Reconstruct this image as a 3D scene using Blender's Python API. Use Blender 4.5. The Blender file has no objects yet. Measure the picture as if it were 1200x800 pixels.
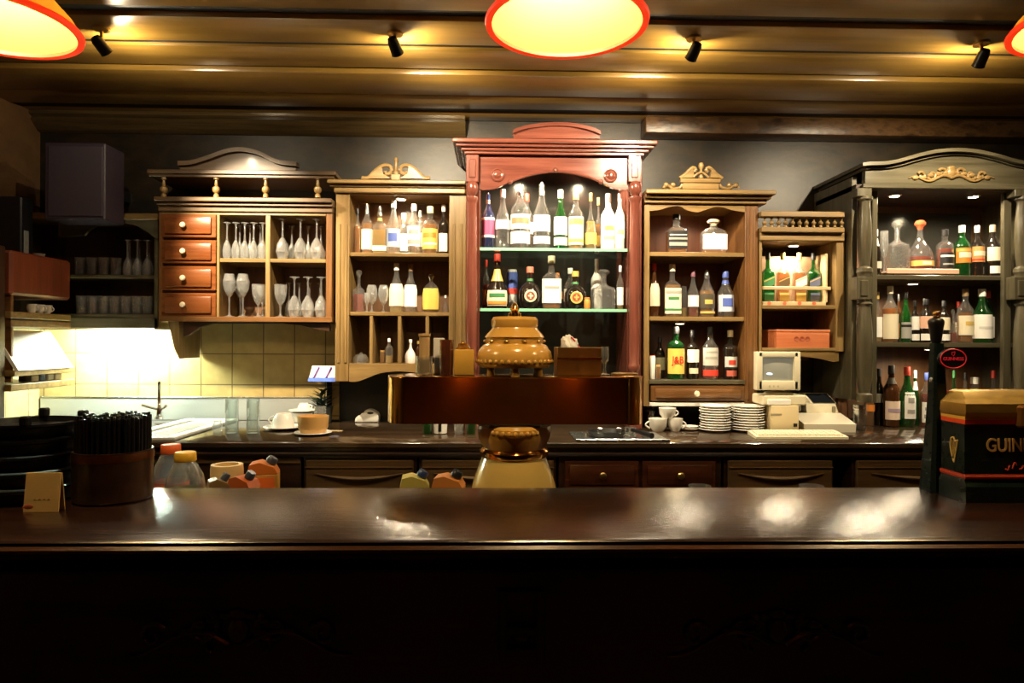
import bpy, bmesh, math, random
from mathutils import Vector, Matrix
random.seed(7)
SC = bpy.context.scene
COL = SC.collection
PI = math.pi
# ---------------------------------------------------------------- camera, world, exposure
F = 800.0
CAM = Vector((0, 0, 1.48))
PSI, RHO = math.radians(1.5), 0.005
FWD = Vector((math.sin(PSI), math.cos(PSI), 0))
_R = Vector((math.cos(PSI), -math.sin(PSI), 0)); _U = Vector((0, 0, 1))
RT = math.cos(RHO) * _R + math.sin(RHO) * _U
UP = -math.sin(RHO) * _R + math.cos(RHO) * _U
cd = bpy.data.cameras.new('camera'); cd.sensor_width = 36; cd.lens = 36 * F / 1200; cd.clip_start = 0.02
cam = bpy.data.objects.new('camera', cd); COL.objects.link(cam)
cam.matrix_world = Matrix(((RT.x, UP.x, -FWD.x, CAM.x), (RT.y, UP.y, -FWD.y, CAM.y), (RT.z, UP.z, -FWD.z, CAM.z), (0, 0, 0, 1)))
SC.camera = cam
wd = bpy.data.worlds.new('world'); SC.world = wd; wd.use_nodes = True
wd.node_tree.nodes['Background'].inputs[0].default_value = (1, .8, .55, 1)
wd.node_tree.nodes['Background'].inputs[1].default_value = 0.004
vs = SC.view_settings
vs.view_transform = 'Standard'; vs.look = 'None'; vs.gamma = 1; vs.use_curve_mapping = False
vs.exposure = 0.0
SC.cycles.transparent_max_bounces = 28
SC.cycles.max_bounces = 10
SC.cycles.caustics_reflective = False
SC.cycles.caustics_refractive = False
SC.cycles.sample_clamp_indirect = 6
# light levels
E_SPOT, E_PUCK, E_TUBE, E_PEND, E_FILL = 108, 8.0, 1700, 34, 18
WARM = (1, .74, .42); WARM2 = (1, .82, .55); TUBE = (.86, 1, .80)

# ---------------------------------------------------------------- pixel rays to places
def ray(px, py): return FWD + RT * ((px - 600) / F) - UP * ((py - 400) / F)
def at(px, py, Y): d = ray(px, py); return CAM + d * (Y / d.y)
def atx(px, py, X): d = ray(px, py); return CAM + d * (X / d.x)
def on(px, py, z): d = ray(px, py); return CAM + d * ((z - CAM.z) / d.z)
def sc(px, Y): return Y / ray(px, 400).y / F
def PX(pts, Y): return [(at(a, b, Y).x, at(a, b, Y).z) for a, b in pts]

# ---------------------------------------------------------------- materials
MC = {}
def _new(name):
    m = bpy.data.materials.new(name); m.use_nodes = True
    return m, m.node_tree.nodes, m.node_tree.links, m.node_tree.nodes['Principled BSDF']
def plain(name, c, rough=.5, metal=0, coat=0, spec=.5):
    if name in MC: return MC[name]
    m, n, l, p = _new(name)
    p.inputs['Base Color'].default_value = (*c, 1); p.inputs['Roughness'].default_value = rough
    p.inputs['Metallic'].default_value = metal; p.inputs['Coat Weight'].default_value = coat
    p.inputs['Specular IOR Level'].default_value = spec
    tc = n.new('ShaderNodeTexCoord'); ns = n.new('ShaderNodeTexNoise'); ns.inputs['Scale'].default_value = 40
    mp = n.new('ShaderNodeMapRange'); mp.inputs[3].default_value = max(.01, rough * .8); mp.inputs[4].default_value = min(1, rough * 1.25)
    l.new(tc.outputs['Object'], ns.inputs['Vector']); l.new(ns.outputs['Fac'], mp.inputs[0]); l.new(mp.outputs[0], p.inputs['Roughness'])
    MC[name] = m; return m
def wood(name, c1, c2, rough=.35, axis='x', coat=.15, scale=1, bump=.15, c3=None):
    key = name + axis
    if key in MC: return MC[key]
    m, n, l, p = _new(key)
    tc = n.new('ShaderNodeTexCoord'); mp = n.new('ShaderNodeMapping')
    s = {'x': (2, 34, 34), 'y': (34, 2, 34), 'z': (34, 34, 2)}[axis]
    mp.inputs['Scale'].default_value = [v * scale for v in s]
    ns = n.new('ShaderNodeTexNoise'); ns.inputs['Scale'].default_value = 1; ns.inputs['Detail'].default_value = 6; ns.inputs['Roughness'].default_value = .65
    cr = n.new('ShaderNodeValToRGB'); cr.color_ramp.elements[0].color = (*c1, 1); cr.color_ramp.elements[1].color = (*c2, 1)
    cr.color_ramp.elements[0].position = .32; cr.color_ramp.elements[1].position = .68
    l.new(tc.outputs['Object'], mp.inputs[0]); l.new(mp.outputs[0], ns.inputs['Vector']); l.new(ns.outputs['Fac'], cr.inputs[0])
    n2 = n.new('ShaderNodeTexNoise'); n2.inputs['Scale'].default_value = 5; n2.inputs['Detail'].default_value = 3
    l.new(tc.outputs['Object'], n2.inputs['Vector'])
    mx = n.new('ShaderNodeMixRGB'); mx.blend_type = 'MULTIPLY'; mx.inputs[0].default_value = .5
    r2 = n.new('ShaderNodeValToRGB'); r2.color_ramp.elements[0].color = (.55, .52, .5, 1); r2.color_ramp.elements[1].color = (1.2, 1.2, 1.2, 1)
    l.new(n2.outputs['Fac'], r2.inputs[0]); l.new(cr.outputs[0], mx.inputs[1]); l.new(r2.outputs[0], mx.inputs[2])
    l.new(mx.outputs[0], p.inputs['Base Color'])
    mr = n.new('ShaderNodeMapRange'); mr.inputs[3].default_value = rough * .75; mr.inputs[4].default_value = min(1, rough * 1.3)
    l.new(ns.outputs['Fac'], mr.inputs[0]); l.new(mr.outputs[0], p.inputs['Roughness'])
    bp = n.new('ShaderNodeBump'); bp.inputs['Strength'].default_value = bump; bp.inputs['Distance'].default_value = .004
    l.new(ns.outputs['Fac'], bp.inputs['Height']); l.new(bp.outputs[0], p.inputs['Normal'])
    p.inputs['Coat Weight'].default_value = coat; p.inputs['Coat Roughness'].default_value = .12
    MC[key] = m; return m
def glass(name, tint, body=.08, col=(1, 1, 1), rough=.03, cut=0):
    if name in MC: return MC[name]
    m, n, l, p = _new(name); n.remove(p); out = n['Material Output']
    tr = n.new('ShaderNodeBsdfTransparent'); tr.inputs[0].default_value = (*tint, 1)
    gl = n.new('ShaderNodeBsdfGlossy'); gl.inputs['Roughness'].default_value = rough
    lw = n.new('ShaderNodeLayerWeight'); lw.inputs[0].default_value = .36
    fr = n.new('ShaderNodeMapRange'); fr.inputs[3].default_value = .06; fr.inputs[4].default_value = .95
    l.new(lw.outputs['Facing'], fr.inputs[0])
    if cut:
        tc = n.new('ShaderNodeTexCoord'); vo = n.new('ShaderNodeTexVoronoi'); vo.inputs['Scale'].default_value = 70
        bp = n.new('ShaderNodeBump'); bp.inputs['Strength'].default_value = cut; bp.inputs['Distance'].default_value = .004
        l.new(tc.outputs['Object'], vo.inputs['Vector']); l.new(vo.outputs['Distance'], bp.inputs['Height']); l.new(bp.outputs[0], gl.inputs['Normal']); l.new(bp.outputs[0], lw.inputs['Normal'])
    m1 = n.new('ShaderNodeMixShader'); l.new(fr.outputs[0], m1.inputs[0]); l.new(tr.outputs[0], m1.inputs[1]); l.new(gl.outputs[0], m1.inputs[2])
    df = n.new('ShaderNodeBsdfDiffuse'); df.inputs[0].default_value = (*col, 1)
    tl = n.new('ShaderNodeBsdfTranslucent'); tl.inputs[0].default_value = (*col, 1)
    m2 = n.new('ShaderNodeMixShader'); m2.inputs[0].default_value = .5; l.new(df.outputs[0], m2.inputs[1]); l.new(tl.outputs[0], m2.inputs[2])
    m3 = n.new('ShaderNodeMixShader'); m3.inputs[0].default_value = body
    l.new(m1.outputs[0], m3.inputs[1]); l.new(m2.outputs[0], m3.inputs[2]); l.new(m3.outputs[0], out.inputs[0])
    MC[name] = m; return m
def emit(name, c, s):
    if name in MC: return MC[name]
    m, n, l, p = _new(name); p.inputs['Base Color'].default_value = (*c, 1)
    p.inputs['Emission Color'].default_value = (*c, 1); p.inputs['Emission Strength'].default_value = s
    MC[name] = m; return m
def shade_mat(name, c, thru=.6):
    if name in MC: return MC[name]
    m, n, l, p = _new(name); n.remove(p); out = n['Material Output']
    df = n.new('ShaderNodeBsdfDiffuse'); df.inputs[0].default_value = (*c, 1)
    tl = n.new('ShaderNodeBsdfTranslucent'); tl.inputs[0].default_value = (*c, 1)
    mx = n.new('ShaderNodeMixShader'); mx.inputs[0].default_value = thru
    l.new(df.outputs[0], mx.inputs[1]); l.new(tl.outputs[0], mx.inputs[2])
    gl = n.new('ShaderNodeBsdfGlossy'); gl.inputs['Roughness'].default_value = .13
    m2 = n.new('ShaderNodeMixShader'); m2.inputs[0].default_value = .04
    l.new(mx.outputs[0], m2.inputs[1]); l.new(gl.outputs[0], m2.inputs[2]); l.new(m2.outputs[0], out.inputs[0])
    MC[name] = m; return m
def wallmat(name, stops, scale=3, rough=.7, bump=.3):
    m, n, l, p = _new(name)
    tc = n.new('ShaderNodeTexCoord'); ns = n.new('ShaderNodeTexNoise'); ns.inputs['Scale'].default_value = scale; ns.inputs['Detail'].default_value = 8; ns.inputs['Roughness'].default_value = .62
    mp = n.new('ShaderNodeMapping'); mp.inputs['Scale'].default_value = (.8, 1, 1.6)
    cr = n.new('ShaderNodeValToRGB')
    e = cr.color_ramp.elements
    e[0].position, e[0].color = stops[0][0], (*stops[0][1], 1)
    e[1].position, e[1].color = stops[-1][0], (*stops[-1][1], 1)
    for pos, c in stops[1:-1]:
        x = e.new(pos); x.color = (*c, 1)
    l.new(tc.outputs['Object'], mp.inputs[0]); l.new(mp.outputs[0], ns.inputs['Vector']); l.new(ns.outputs['Fac'], cr.inputs[0]); l.new(cr.outputs[0], p.inputs['Base Color'])
    bp = n.new('ShaderNodeBump'); bp.inputs['Strength'].default_value = bump; bp.inputs['Distance'].default_value = .01
    l.new(ns.outputs['Fac'], bp.inputs['Height']); l.new(bp.outputs[0], p.inputs['Normal'])
    p.inputs['Roughness'].default_value = rough
    return m
def tilemat(name, size, c1, c2, grout, axes='xz', off=(0, 0)):
    m, n, l, p = _new(name)
    tc = n.new('ShaderNodeTexCoord'); sp = n.new('ShaderNodeSeparateXYZ'); cb = n.new('ShaderNodeCombineXYZ')
    l.new(tc.outputs['Object'], sp.inputs[0])
    for i, a in enumerate(axes):
        ad = n.new('ShaderNodeMath'); ad.operation = 'ADD'; ad.inputs[1].default_value = off[i]
        l.new(sp.outputs['xyz'.index(a)], ad.inputs[0]); l.new(ad.outputs[0], cb.inputs[i])
    br = n.new('ShaderNodeTexBrick'); br.offset = 0; br.inputs['Scale'].default_value = 1
    br.inputs['Brick Width'].default_value = size; br.inputs['Row Height'].default_value = size
    br.inputs['Mortar Size'].default_value = .0035; br.inputs['Mortar Smooth'].default_value = .3
    br.inputs['Color1'].default_value = (*c1, 1); br.inputs['Color2'].default_value = (*c2, 1); br.inputs['Mortar'].default_value = (*grout, 1)
    l.new(cb.outputs[0], br.inputs['Vector'])
    ns = n.new('ShaderNodeTexNoise'); ns.inputs['Scale'].default_value = 14; ns.inputs['Detail'].default_value = 5
    l.new(tc.outputs['Object'], ns.inputs['Vector'])
    mx = n.new('ShaderNodeMixRGB'); mx.blend_type = 'MULTIPLY'; mx.inputs[0].default_value = .6
    r2 = n.new('ShaderNodeValToRGB'); r2.color_ramp.elements[0].position = .3; r2.color_ramp.elements[0].color = (.55, .5, .42, 1); r2.color_ramp.elements[1].color = (1.15, 1.15, 1.15, 1)
    l.new(ns.outputs['Fac'], r2.inputs[0]); l.new(br.outputs['Color'], mx.inputs[1]); l.new(r2.outputs[0], mx.inputs[2])
    l.new(mx.outputs[0], p.inputs['Base Color'])
    bp = n.new('ShaderNodeBump'); bp.inputs['Strength'].default_value = .6; bp.inputs['Distance'].default_value = .004; bp.invert = True
    l.new(br.outputs['Fac'], bp.inputs['Height']); l.new(bp.outputs[0], p.inputs['Normal'])
    p.inputs['Roughness'].default_value = .3
    return m

GOLD = wood('golden_wood', (.13, .078, .024), (.29, .185, .068), .36)
GOLDZ = wood('golden_wood', (.13, .078, .024), (.29, .185, .068), .36, 'z')
BRN = wood('brown_wood', (.10, .042, .012), (.21, .095, .028), .34)
BRNZ = wood('brown_wood', (.10, .042, .012), (.21, .095, .028), .34, 'z')
DRW = wood('drawer_wood', (.13, .036, .009), (.23, .072, .018), .28)
TRIMW = wood('dark_trim_wood', (.060, .032, .012), (.13, .072, .028), .45, coat=.03)
TRIMWZ = wood('dark_trim_wood', (.060, .032, .012), (.13, .072, .028), .45, 'z', coat=.03)
NOSE = wood('nosing_wood', (.05, .018, .006), (.09, .033, .011), .25, coat=.5)
RED = wood('mahogany', (.10, .027, .018), (.18, .056, .036), .22, coat=.4)
REDZ = wood('mahogany', (.10, .027, .018), (.18, .056, .036), .22, 'z', coat=.4)
GRY = wood('olive_grey_wood', (.045, .039, .022), (.11, .096, .058), .30, coat=.4)
GRYZ = wood('olive_grey_wood', (.045, .039, .022), (.11, .096, .058), .30, 'z', coat=.4)
DARK = wood('black_brown_wood', (.018, .008, .004), (.042, .017, .008), .30, coat=.4)
DARKZ = wood('black_brown_wood', (.018, .008, .004), (.042, .017, .008), .30, 'z', coat=.4)
BARTOP = wood('bar_varnish', (.014, .0052, .003), (.032, .011, .0055), .22, coat=.9, scale=2.6, bump=.55)
_bn = BARTOP.node_tree
_bn.links.new([x for x in _bn.nodes if x.type == 'BUMP'][0].outputs[0], _bn.nodes['Principled BSDF'].inputs['Coat Normal'])
[x for x in _bn.nodes if x.type == 'BUMP'][0].inputs['Distance'].default_value = .0016
BARTOP.node_tree.nodes['Principled BSDF'].inputs['Coat Roughness'].default_value = .13
CEIL = wood('ceiling_wood', (.20, .112, .019), (.33, .195, .042), .30, coat=.4, scale=.6, bump=.10)
CEIL.node_tree.nodes['Principled BSDF'].inputs['Coat Roughness'].default_value = .24
CTOP = wood('counter_varnish', (.020, .012, .007), (.05, .03, .017), .14, coat=.5, bump=.05)
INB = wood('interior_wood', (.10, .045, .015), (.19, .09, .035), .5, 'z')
MIRR = plain('dim_mirror', (.10, .10, .085), .12, .6)
BRASS = plain('brass', (.70, .38, .085), .14, 1)
for _k, _v in (('Anisotropic', .75), ('Anisotropic Rotation', .25)): BRASS.node_tree.nodes['Principled BSDF'].inputs[_k].default_value = _v
BRASSD = plain('dull_brass', (.55, .36, .12), .3, 1)
STEEL = plain('steel', (.62, .64, .62), .25, 1)
CHROME = plain('chrome', (.8, .8, .8), .08, 1)
BLACK = plain('black_plastic', (.006, .006, .007), .35, 0, 0, .35)
WHITE = plain('white_china', (.82, .80, .74), .25)
CREAM = plain('cream_plastic', (.74, .68, .50), .45)
CERAM = plain('amber_ceramic', (.62, .33, .065), .2, 0, .5)
PORC = plain('porcelain_knob', (.8, .7, .5), .2)
GCLR = glass('clear_glass', (.95, .97, .95), .06)
GSTEM = glass('stemware_glass', (.97, .98, .97), .11, cut=.55)
GCUT = glass('cut_glass', (.95, .97, .96), .08, cut=.9)
GSHELF = glass('shelf_glass', (.93, .98, .95), .015, (.6, .9, .75))
GEDGE = plain('green_glass_edge', (.25, .55, .38), .1)
GGRN = glass('green_glass', (.10, .42, .13), .16, (.05, .35, .08))
GBLU = glass('blue_glass', (.2, .3, .55), .2, (.1, .14, .4))
GDRK = plain('dark_bottle_glass', (.012, .009, .007), .07, 0, .6)
GBRN = plain('brown_bottle_glass', (.05, .018, .006), .08, 0, .6)
L_AMB = glass('amber_spirit', (.75, .38, .07), .35, (.85, .42, .06))
L_RED = glass('red_spirit', (.6, .14, .04), .4, (.65, .12, .03))
L_GLD = glass('gold_spirit', (.85, .62, .2), .4, (.9, .65, .2))

# ---------------------------------------------------------------- mesh building
ORG = {}
def origin(o):
    return ORG.get(o.name, Vector((0, 0, 0))) if o else Vector((0, 0, 0))
def link(o, parent=None):
    COL.objects.link(o)
    if parent is not None: o.parent = parent
    return o
def thing(name, label, cat, loc=(0, 0, 0), group=None):
    o = bpy.data.objects.new(name, None); link(o); o.empty_display_size = .05
    o.location = Vector(loc); ORG[o.name] = Vector(loc)
    o['label'] = label; o['category'] = cat
    if group: o['group'] = group
    return o
def tag(o, label, cat, group=None, kind=None):
    o['label'] = label; o['category'] = cat
    if group: o['group'] = group
    if kind: o['kind'] = kind
    return o
def clone(o, loc, label=None, group=None, rot=None):
    c = o.copy(); COL.objects.link(c); c.location = Vector(loc); ORG[c.name] = Vector(loc)
    if rot is not None: c.rotation_euler = rot
    if label: c['label'] = label
    if group: c['group'] = group
    for ch in [x for x in bpy.data.objects if x.parent == o]:
        d = ch.copy(); COL.objects.link(d); d.parent = c
        for g in [x for x in bpy.data.objects if x.parent == ch]:
            e = g.copy(); COL.objects.link(e); e.parent = d
    return c
class MB:
    def __init__(s): s.bm = bmesh.new()
    def box(s, x0, x1, y0, y1, z0, z1, bev=0, seg=1):
        x0, x1 = sorted((x0, x1)); y0, y1 = sorted((y0, y1)); z0, z1 = sorted((z0, z1))
        r = bmesh.ops.create_cube(s.bm, size=1)
        vs_ = r['verts']
        for v in vs_: v.co = Vector((x0 + (v.co.x + .5) * (x1 - x0), y0 + (v.co.y + .5) * (y1 - y0), z0 + (v.co.z + .5) * (z1 - z0)))
        if bev:
            bev = min(bev, (x1 - x0) * .45, (y1 - y0) * .45, (z1 - z0) * .45)
            es = list({e for v in vs_ for e in v.link_edges})
            bmesh.ops.bevel(s.bm, geom=es, offset=bev, segments=seg, profile=.5, affect='EDGES')
        return s
    def rb(s, a, b, c, d, Y0, Y1, bev=0, seg=1):
        """box whose front face at Y0 spans pixels a..b, c..d; goes back to Y1"""
        pm, qm = (a + b) / 2, (c + d) / 2
        return s.box(at(a, qm, Y0).x, at(b, qm, Y0).x, Y0, Y1, at(pm, d, Y0).z, at(pm, c, Y0).z, bev, seg)
    def rings(s, rr, cap0=True, cap1=True, close=True):
        """rr: list of rings (lists of Vectors, same length); skins them"""
        R = [[s.bm.verts.new(p) for p in r] for r in rr]
        n = len(R[0])
        for i in range(len(R) - 1):
            for j in range(n if close else n - 1):
                a, b = R[i][j], R[i][(j + 1) % n]; c, d = R[i + 1][(j + 1) % n], R[i + 1][j]
                try: s.bm.faces.new((a, b, c, d))
                except ValueError: pass
        if close:
            if cap0: s.bm.faces.new(R[0][::-1])
            if cap1: s.bm.faces.new(R[-1])
        return s
    def rx(s, a, b, c, d, Yr, Y0, Y1, bev=0):
        """like rb, but the outline is read at depth Yr while the box stands at Y0..Y1"""
        pm, qm = (a + b) / 2, (c + d) / 2
        return s.box(at(a, qm, Yr).x, at(b, qm, Yr).x, Y0, Y1, at(pm, d, Yr).z, at(pm, c, Yr).z, bev)
    def lathe(s, c, prof, seg=24, n=2, sy=1, cap0=True, cap1=True, axis='z'):
        """prof: (r, z[, n]) about point c"""
        c = Vector(c); rr = []
        for p in prof:
            r, z = max(p[0], 1e-4), p[1]; e = p[2] if len(p) > 2 else n
            ring = []
            for k in range(seg):
                t = 2 * PI * (k + .5) / seg; cx, sx = math.cos(t), math.sin(t)
                x = r * math.copysign(abs(cx) ** (2 / e), cx); y = r * sy * math.copysign(abs(sx) ** (2 / e), sx)
                v = Vector((x, y, z)) if axis == 'z' else (Vector((x, -z, y)) if axis == 'y' else Vector((z, x, y)))
                ring.append(c + v)
            rr.append(ring)
        return s.rings(rr, cap0, cap1)
    def lpx(s, px, Y, prof, seg=24, n=2, sy=1):
        """turned piece: prof is (half width in px, py)"""
        k = sc(px, Y); b = at(px, prof[0][1], Y)
        pr = [(h * k, at(px, q, Y).z - b.z) for h, q in prof]
        return s.lathe(b, pr[::-1] if pr[0][1] > pr[-1][1] else pr, seg, n, sy)
    def prism(s, pts, y0, y1):
        """pts (x, z) polygon extruded along Y"""
        a = [s.bm.verts.new((x, y0, z)) for x, z in pts]; b = [s.bm.verts.new((x, y1, z)) for x, z in pts]
        n = len(pts)
        for i in range(n): s.bm.faces.new((a[i], a[(i + 1) % n], b[(i + 1) % n], b[i]))
        s.bm.faces.new(a[::-1]); s.bm.faces.new(b)
        return s
    def plan(s, pts, z0, z1, bev=0):
        """pts (x, y) footprint extruded along Z"""
        a = [s.bm.verts.new((x, y, z0)) for x, y in pts]; b = [s.bm.verts.new((x, y, z1)) for x, y in pts]
        n = len(pts)
        for i in range(n): s.bm.faces.new((a[i], a[(i + 1) % n], b[(i + 1) % n], b[i]))
        s.bm.faces.new(a[::-1]); f = s.bm.faces.new(b)
        if bev: bmesh.ops.bevel(s.bm, geom=list(f.edges), offset=bev, segments=2, profile=.5, affect='EDGES')
        return s
    def sideprof(s, pts, x0, x1):
        """pts (y, z) polygon extruded along X"""
        a = [s.bm.verts.new((x0, y, z)) for y, z in pts]; b = [s.bm.verts.new((x1, y, z)) for y, z in pts]
        n = len(pts)
        for i in range(n): s.bm.faces.new((a[i], a[(i + 1) % n], b[(i + 1) % n], b[i]))
        s.bm.faces.new(a[::-1]); s.bm.faces.new(b)
        return s
    def tube(s, pts, r, seg=8):
        pts = [Vector(p) for p in pts]; rr = []
        for i, p in enumerate(pts):
            d = (pts[min(i + 1, len(pts) - 1)] - pts[max(i - 1, 0)]).normalized()
            u = d.cross(Vector((0, 0, 1)) if abs(d.z) < .9 else Vector((0, 1, 0))).normalized(); w = d.cross(u).normalized()
            q = r[i] if isinstance(r, (list, tuple)) else r
            rr.append([p + u * (q * math.cos(2 * PI * k / seg)) + w * (q * math.sin(2 * PI * k / seg)) for k in range(seg)])
        return s.rings(rr)
    def ball(s, c, r, sx=1, sy=1, sz=1, u=12, v=8):
        q = bmesh.ops.create_uvsphere(s.bm, u_segments=u, v_segments=v, radius=r)
        for w in q['verts']: w.co = Vector((w.co.x * sx, w.co.y * sy, w.co.z * sz)) + Vector(c)
        return s
    def rot(s, M):
        for v in s.bm.verts: v.co = M @ v.co
        return s
    def build(s, name, m, parent=None, ang=35, smooth=True, at_world=True):
        me = bpy.data.meshes.new(name)
        if at_world and parent is not None:
            o = origin(parent)
            for v in s.bm.verts: v.co -= o
        bmesh.ops.recalc_face_normals(s.bm, faces=s.bm.faces)
        s.bm.to_mesh(me); s.bm.free()
        me.materials.append(m)
        if smooth:
            for p in me.polygons: p.use_smooth = True
            me.set_sharp_from_angle(angle=math.radians(ang))
        ob = bpy.data.objects.new(name, me); link(ob, parent)
        if parent is not None: ORG[ob.name] = origin(parent) if at_world else Vector((0, 0, 0))
        return ob
def struct(o):
    o['kind'] = 'structure'; return o
def curve(pts, n=8):
    """smooth line through points (2-D)"""
    out = []; P = [pts[0]] + list(pts) + [pts[-1]]
    for i in range(1, len(P) - 2):
        p0, p1, p2, p3 = P[i - 1:i + 3]
        for k in range(n):
            t = k / n
            out.append(tuple(.5 * (2 * b + (c - a) * t + (2 * a - 5 * b + 4 * c - d) * t * t + (3 * b - a - 3 * c + d) * t ** 3) for a, b, c, d in zip(p0, p1, p2, p3)))
    out.append(tuple(pts[-1])); return out
def lettering(name, text, size, loc, m, parent, depth=.001, shear=0, rot=(PI / 2, 0, 0), sx=1, name_label=None):
    cu = bpy.data.curves.new(name, 'FONT'); cu.body = text; cu.size = size; cu.extrude = depth; cu.shear = shear
    cu.align_x = 'CENTER'; cu.align_y = 'CENTER'; cu.offset = size * .012
    tmp = bpy.data.objects.new(name + '_tmp', cu); COL.objects.link(tmp)
    dg = bpy.context.evaluated_depsgraph_get(); me = bpy.data.meshes.new_from_object(tmp.evaluated_get(dg))
    COL.objects.unlink(tmp); bpy.data.objects.remove(tmp); bpy.data.curves.remove(cu)
    from mathutils import Euler
    M = Matrix.Translation(Vector(loc) - origin(parent)) @ Euler(rot).to_matrix().to_4x4() @ Matrix.Diagonal((sx, 1, 1, 1))
    me.transform(M); me.materials.clear(); me.materials.append(m)
    o = bpy.data.objects.new(name, me); link(o, parent); return o
def lamp(kind, name, loc, energy, color, parent=None, size=.02, aim=None, cone=None, blend=.6, sy=None):
    ld = bpy.data.lights.new(name, kind); ld.energy = energy; ld.color = color
    if kind == 'AREA':
        ld.size = size
        if sy: ld.shape = 'RECTANGLE'; ld.size_y = sy
    else: ld.shadow_soft_size = size
    if kind == 'SPOT': ld.spot_size = cone; ld.spot_blend = blend
    o = bpy.data.objects.new(name, ld); link(o)
    q = Matrix.Translation(Vector(loc))
    if aim is not None: q = q @ (Vector(aim) - Vector(loc)).to_track_quat('-Z', 'Y').to_matrix().to_4x4()
    if parent is not None:
        o.parent = parent; q = Matrix.Translation(-origin(parent)) @ q
    o.matrix_local = q if parent is not None else q
    return o
def scroll(cx, cz, y, r, turns=1.4, flip=1, up=1, a0=0):
    return [(cx + flip * r * (1 - t) * math.cos(a0 + turns * 2 * PI * t), y, cz + up * r * (1 - t) * math.sin(a0 + turns * 2 * PI * t)) for t in [k / 22 * .85 for k in range(23)]]

# ---------------------------------------------------------------- the room
YW = 4.0                                   # back wall
XL = at(47, 200, YW).x; XR = 3.5
ZC = at(600, 146, YW).z                    # underside of the ceiling boards
WALL = wallmat('smoked_plaster', [(.30, (.005, .004, .002)), (.46, (.010, .0078, .0038)), (.56, (.026, .0165, .007)), (.64, (.011, .009, .0055)), (.78, (.019, .014, .0068))], 3.4, .45)
WALLB = wallmat('brown_wall', [(.3, (.10, .05, .02)), (.7, (.20, .105, .04))], 3, .5)
struct(MB().box(XL, XR, YW, YW + .15, 0, ZC + .2).build('wall_back', WALL))
struct(MB().box(XL - .15, XL, -3.2, YW + .15, 0, ZC + .2).build('wall_left', WALLB))
struct(MB().box(XR, XR + .15, -3.2, YW + .15, 0, ZC + .2).build('wall_right', WALLB))
struct(MB().box(XL, XR, -3.35, -3.2, 0, ZC + .2).build('wall_front', wallmat('red_brown_plaster', [(.3, (.20, .045, .012)), (.7, (.32, .08, .022))], 3, .5)))
struct(MB().box(XL - .1, XR + .1, -3.3, YW + .1, -.1, 0).build('floor', wood('floor_boards', (.03, .015, .008), (.06, .03, .014), .4)))
mb = MB(); mb.box(XL - .1, XR + .1, -3.3, YW + .1, ZC + .055, ZC + .15)
k = (ZC - 1.48) * F
planks = [(2.72, 2.945, 0), (3.006, 3.222, .008), (3.25, 3.528, -.006), (3.56, 3.765, .006), (3.85, 3.998, .016)]
gap_shades = [(2.64, 2.72), (2.945, 3.006), (3.222, 3.25), (3.528, 3.56), (3.765, 3.85)]
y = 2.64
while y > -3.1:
    planks.append((y - .27, y, .0)); gap_shades.append((y - .335, y - .27)); y -= .335
for a, b, dz in planks: mb.box(XL - .05, XR + .05, a, b, ZC + dz, ZC + .06, .010, 2)
struct(mb.build('ceiling', CEIL))
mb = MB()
for a, b in gap_shades: mb.box(XL - .04, XR + .04, a - .004, b + .004, ZC + .022, ZC + .05)  # black strips stand in for the shade in the gaps between boards
struct(mb.build('ceiling_gap_shade', plain('gap_shade_black', (.006, .004, .002), .6)))
# mouldings under the ceiling
x545 = at(545, 145, 3.9).x; x755 = at(755, 150, 3.9).x
def zz(py, Y): return at(600, py, Y).z
zt = ZC + .016
struct(MB().sideprof([(3.998, zt), (3.90, zt), (3.90, zt - .018), (3.925, zt - .030), (3.915, zt - .045), (3.95, zt - .075), (3.975, zt - .095), (3.998, zt - .1)], XL, x545).build('trim_1', wood('gilt_moulding', (.055, .035, .013), (.12, .08, .032), .22)))
struct(MB().box(x755, XR, 3.86, 3.998, zt - .095, zt, .008, 2).build('trim_2', wallmat('worn_beam', [(.35, (.03, .014, .006)), (.5, (.10, .05, .018)), (.62, (.035, .018, .008)), (.8, (.16, .09, .035))], 9, .35, .5)))
TS = 36 * sc(330, YW)
tx = at(309.6, 400, YW).x; tz = at(320, 450.6, YW).z
TILE = tilemat('yellow_tiles', TS, (.52, .40, .17), (.44, .33, .13), (.16, .11, .05), 'xz', (-tx % TS, -tz % TS))
TILEY = tilemat('pale_tiles', TS, (.52, .45, .24), (.46, .39, .20), (.2, .15, .08), 'yz', (.03, -tz % TS))
CZ = at(600, 518, 3.13).z                   # back counter top
struct(MB().box(XL + .005, at(398, 400, YW).x, YW - .010, YW - .001, CZ + .002, at(300, 372, YW).z).build('wall_back_tiles', TILE))
struct(MB().box(XL + .001, XL + .010, 2.4, YW - .012, CZ + .002, at(300, 372, YW).z).build('wall_left_tiles', TILEY))
# ---------------------------------------------------------------- front bar
BZ = at(600, 634, 1.55).z + .004             # bar top
YB0 = 1.55; YB1 = on(600, 571.5, BZ).y
bar = thing('bar_counter', 'long dark varnished wooden bar counter with glossy top and carved front panels', 'bar counter', (0, 1.9, 0))
BL, BR = XL + .01, 2.75
mb = MB(); mb.sideprof([(YB1, BZ), (YB0 + .012, BZ), (YB0 + .003, BZ - .004), (YB0, BZ - .006), (YB0 + .010, BZ - .010), (YB0 + .03, BZ - .011), (YB0 + .03, BZ - .013), (YB1, BZ - .013)], BL, BR)
mb.build('bar_top', BARTOP, bar, 30)
z = BZ - .0132
MB().sideprof([(YB0 + .10, z), (YB0 - .004, z), (YB0 - .012, z - .006), (YB0 - .010, z - .014), (YB0 + .004, z - .018), (YB0 + .03, z - .03), (YB0 + .055, z - .034), (YB0 + .10, z - .034)], BL, BR).build('nosing', NOSE, bar, 30)
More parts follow.
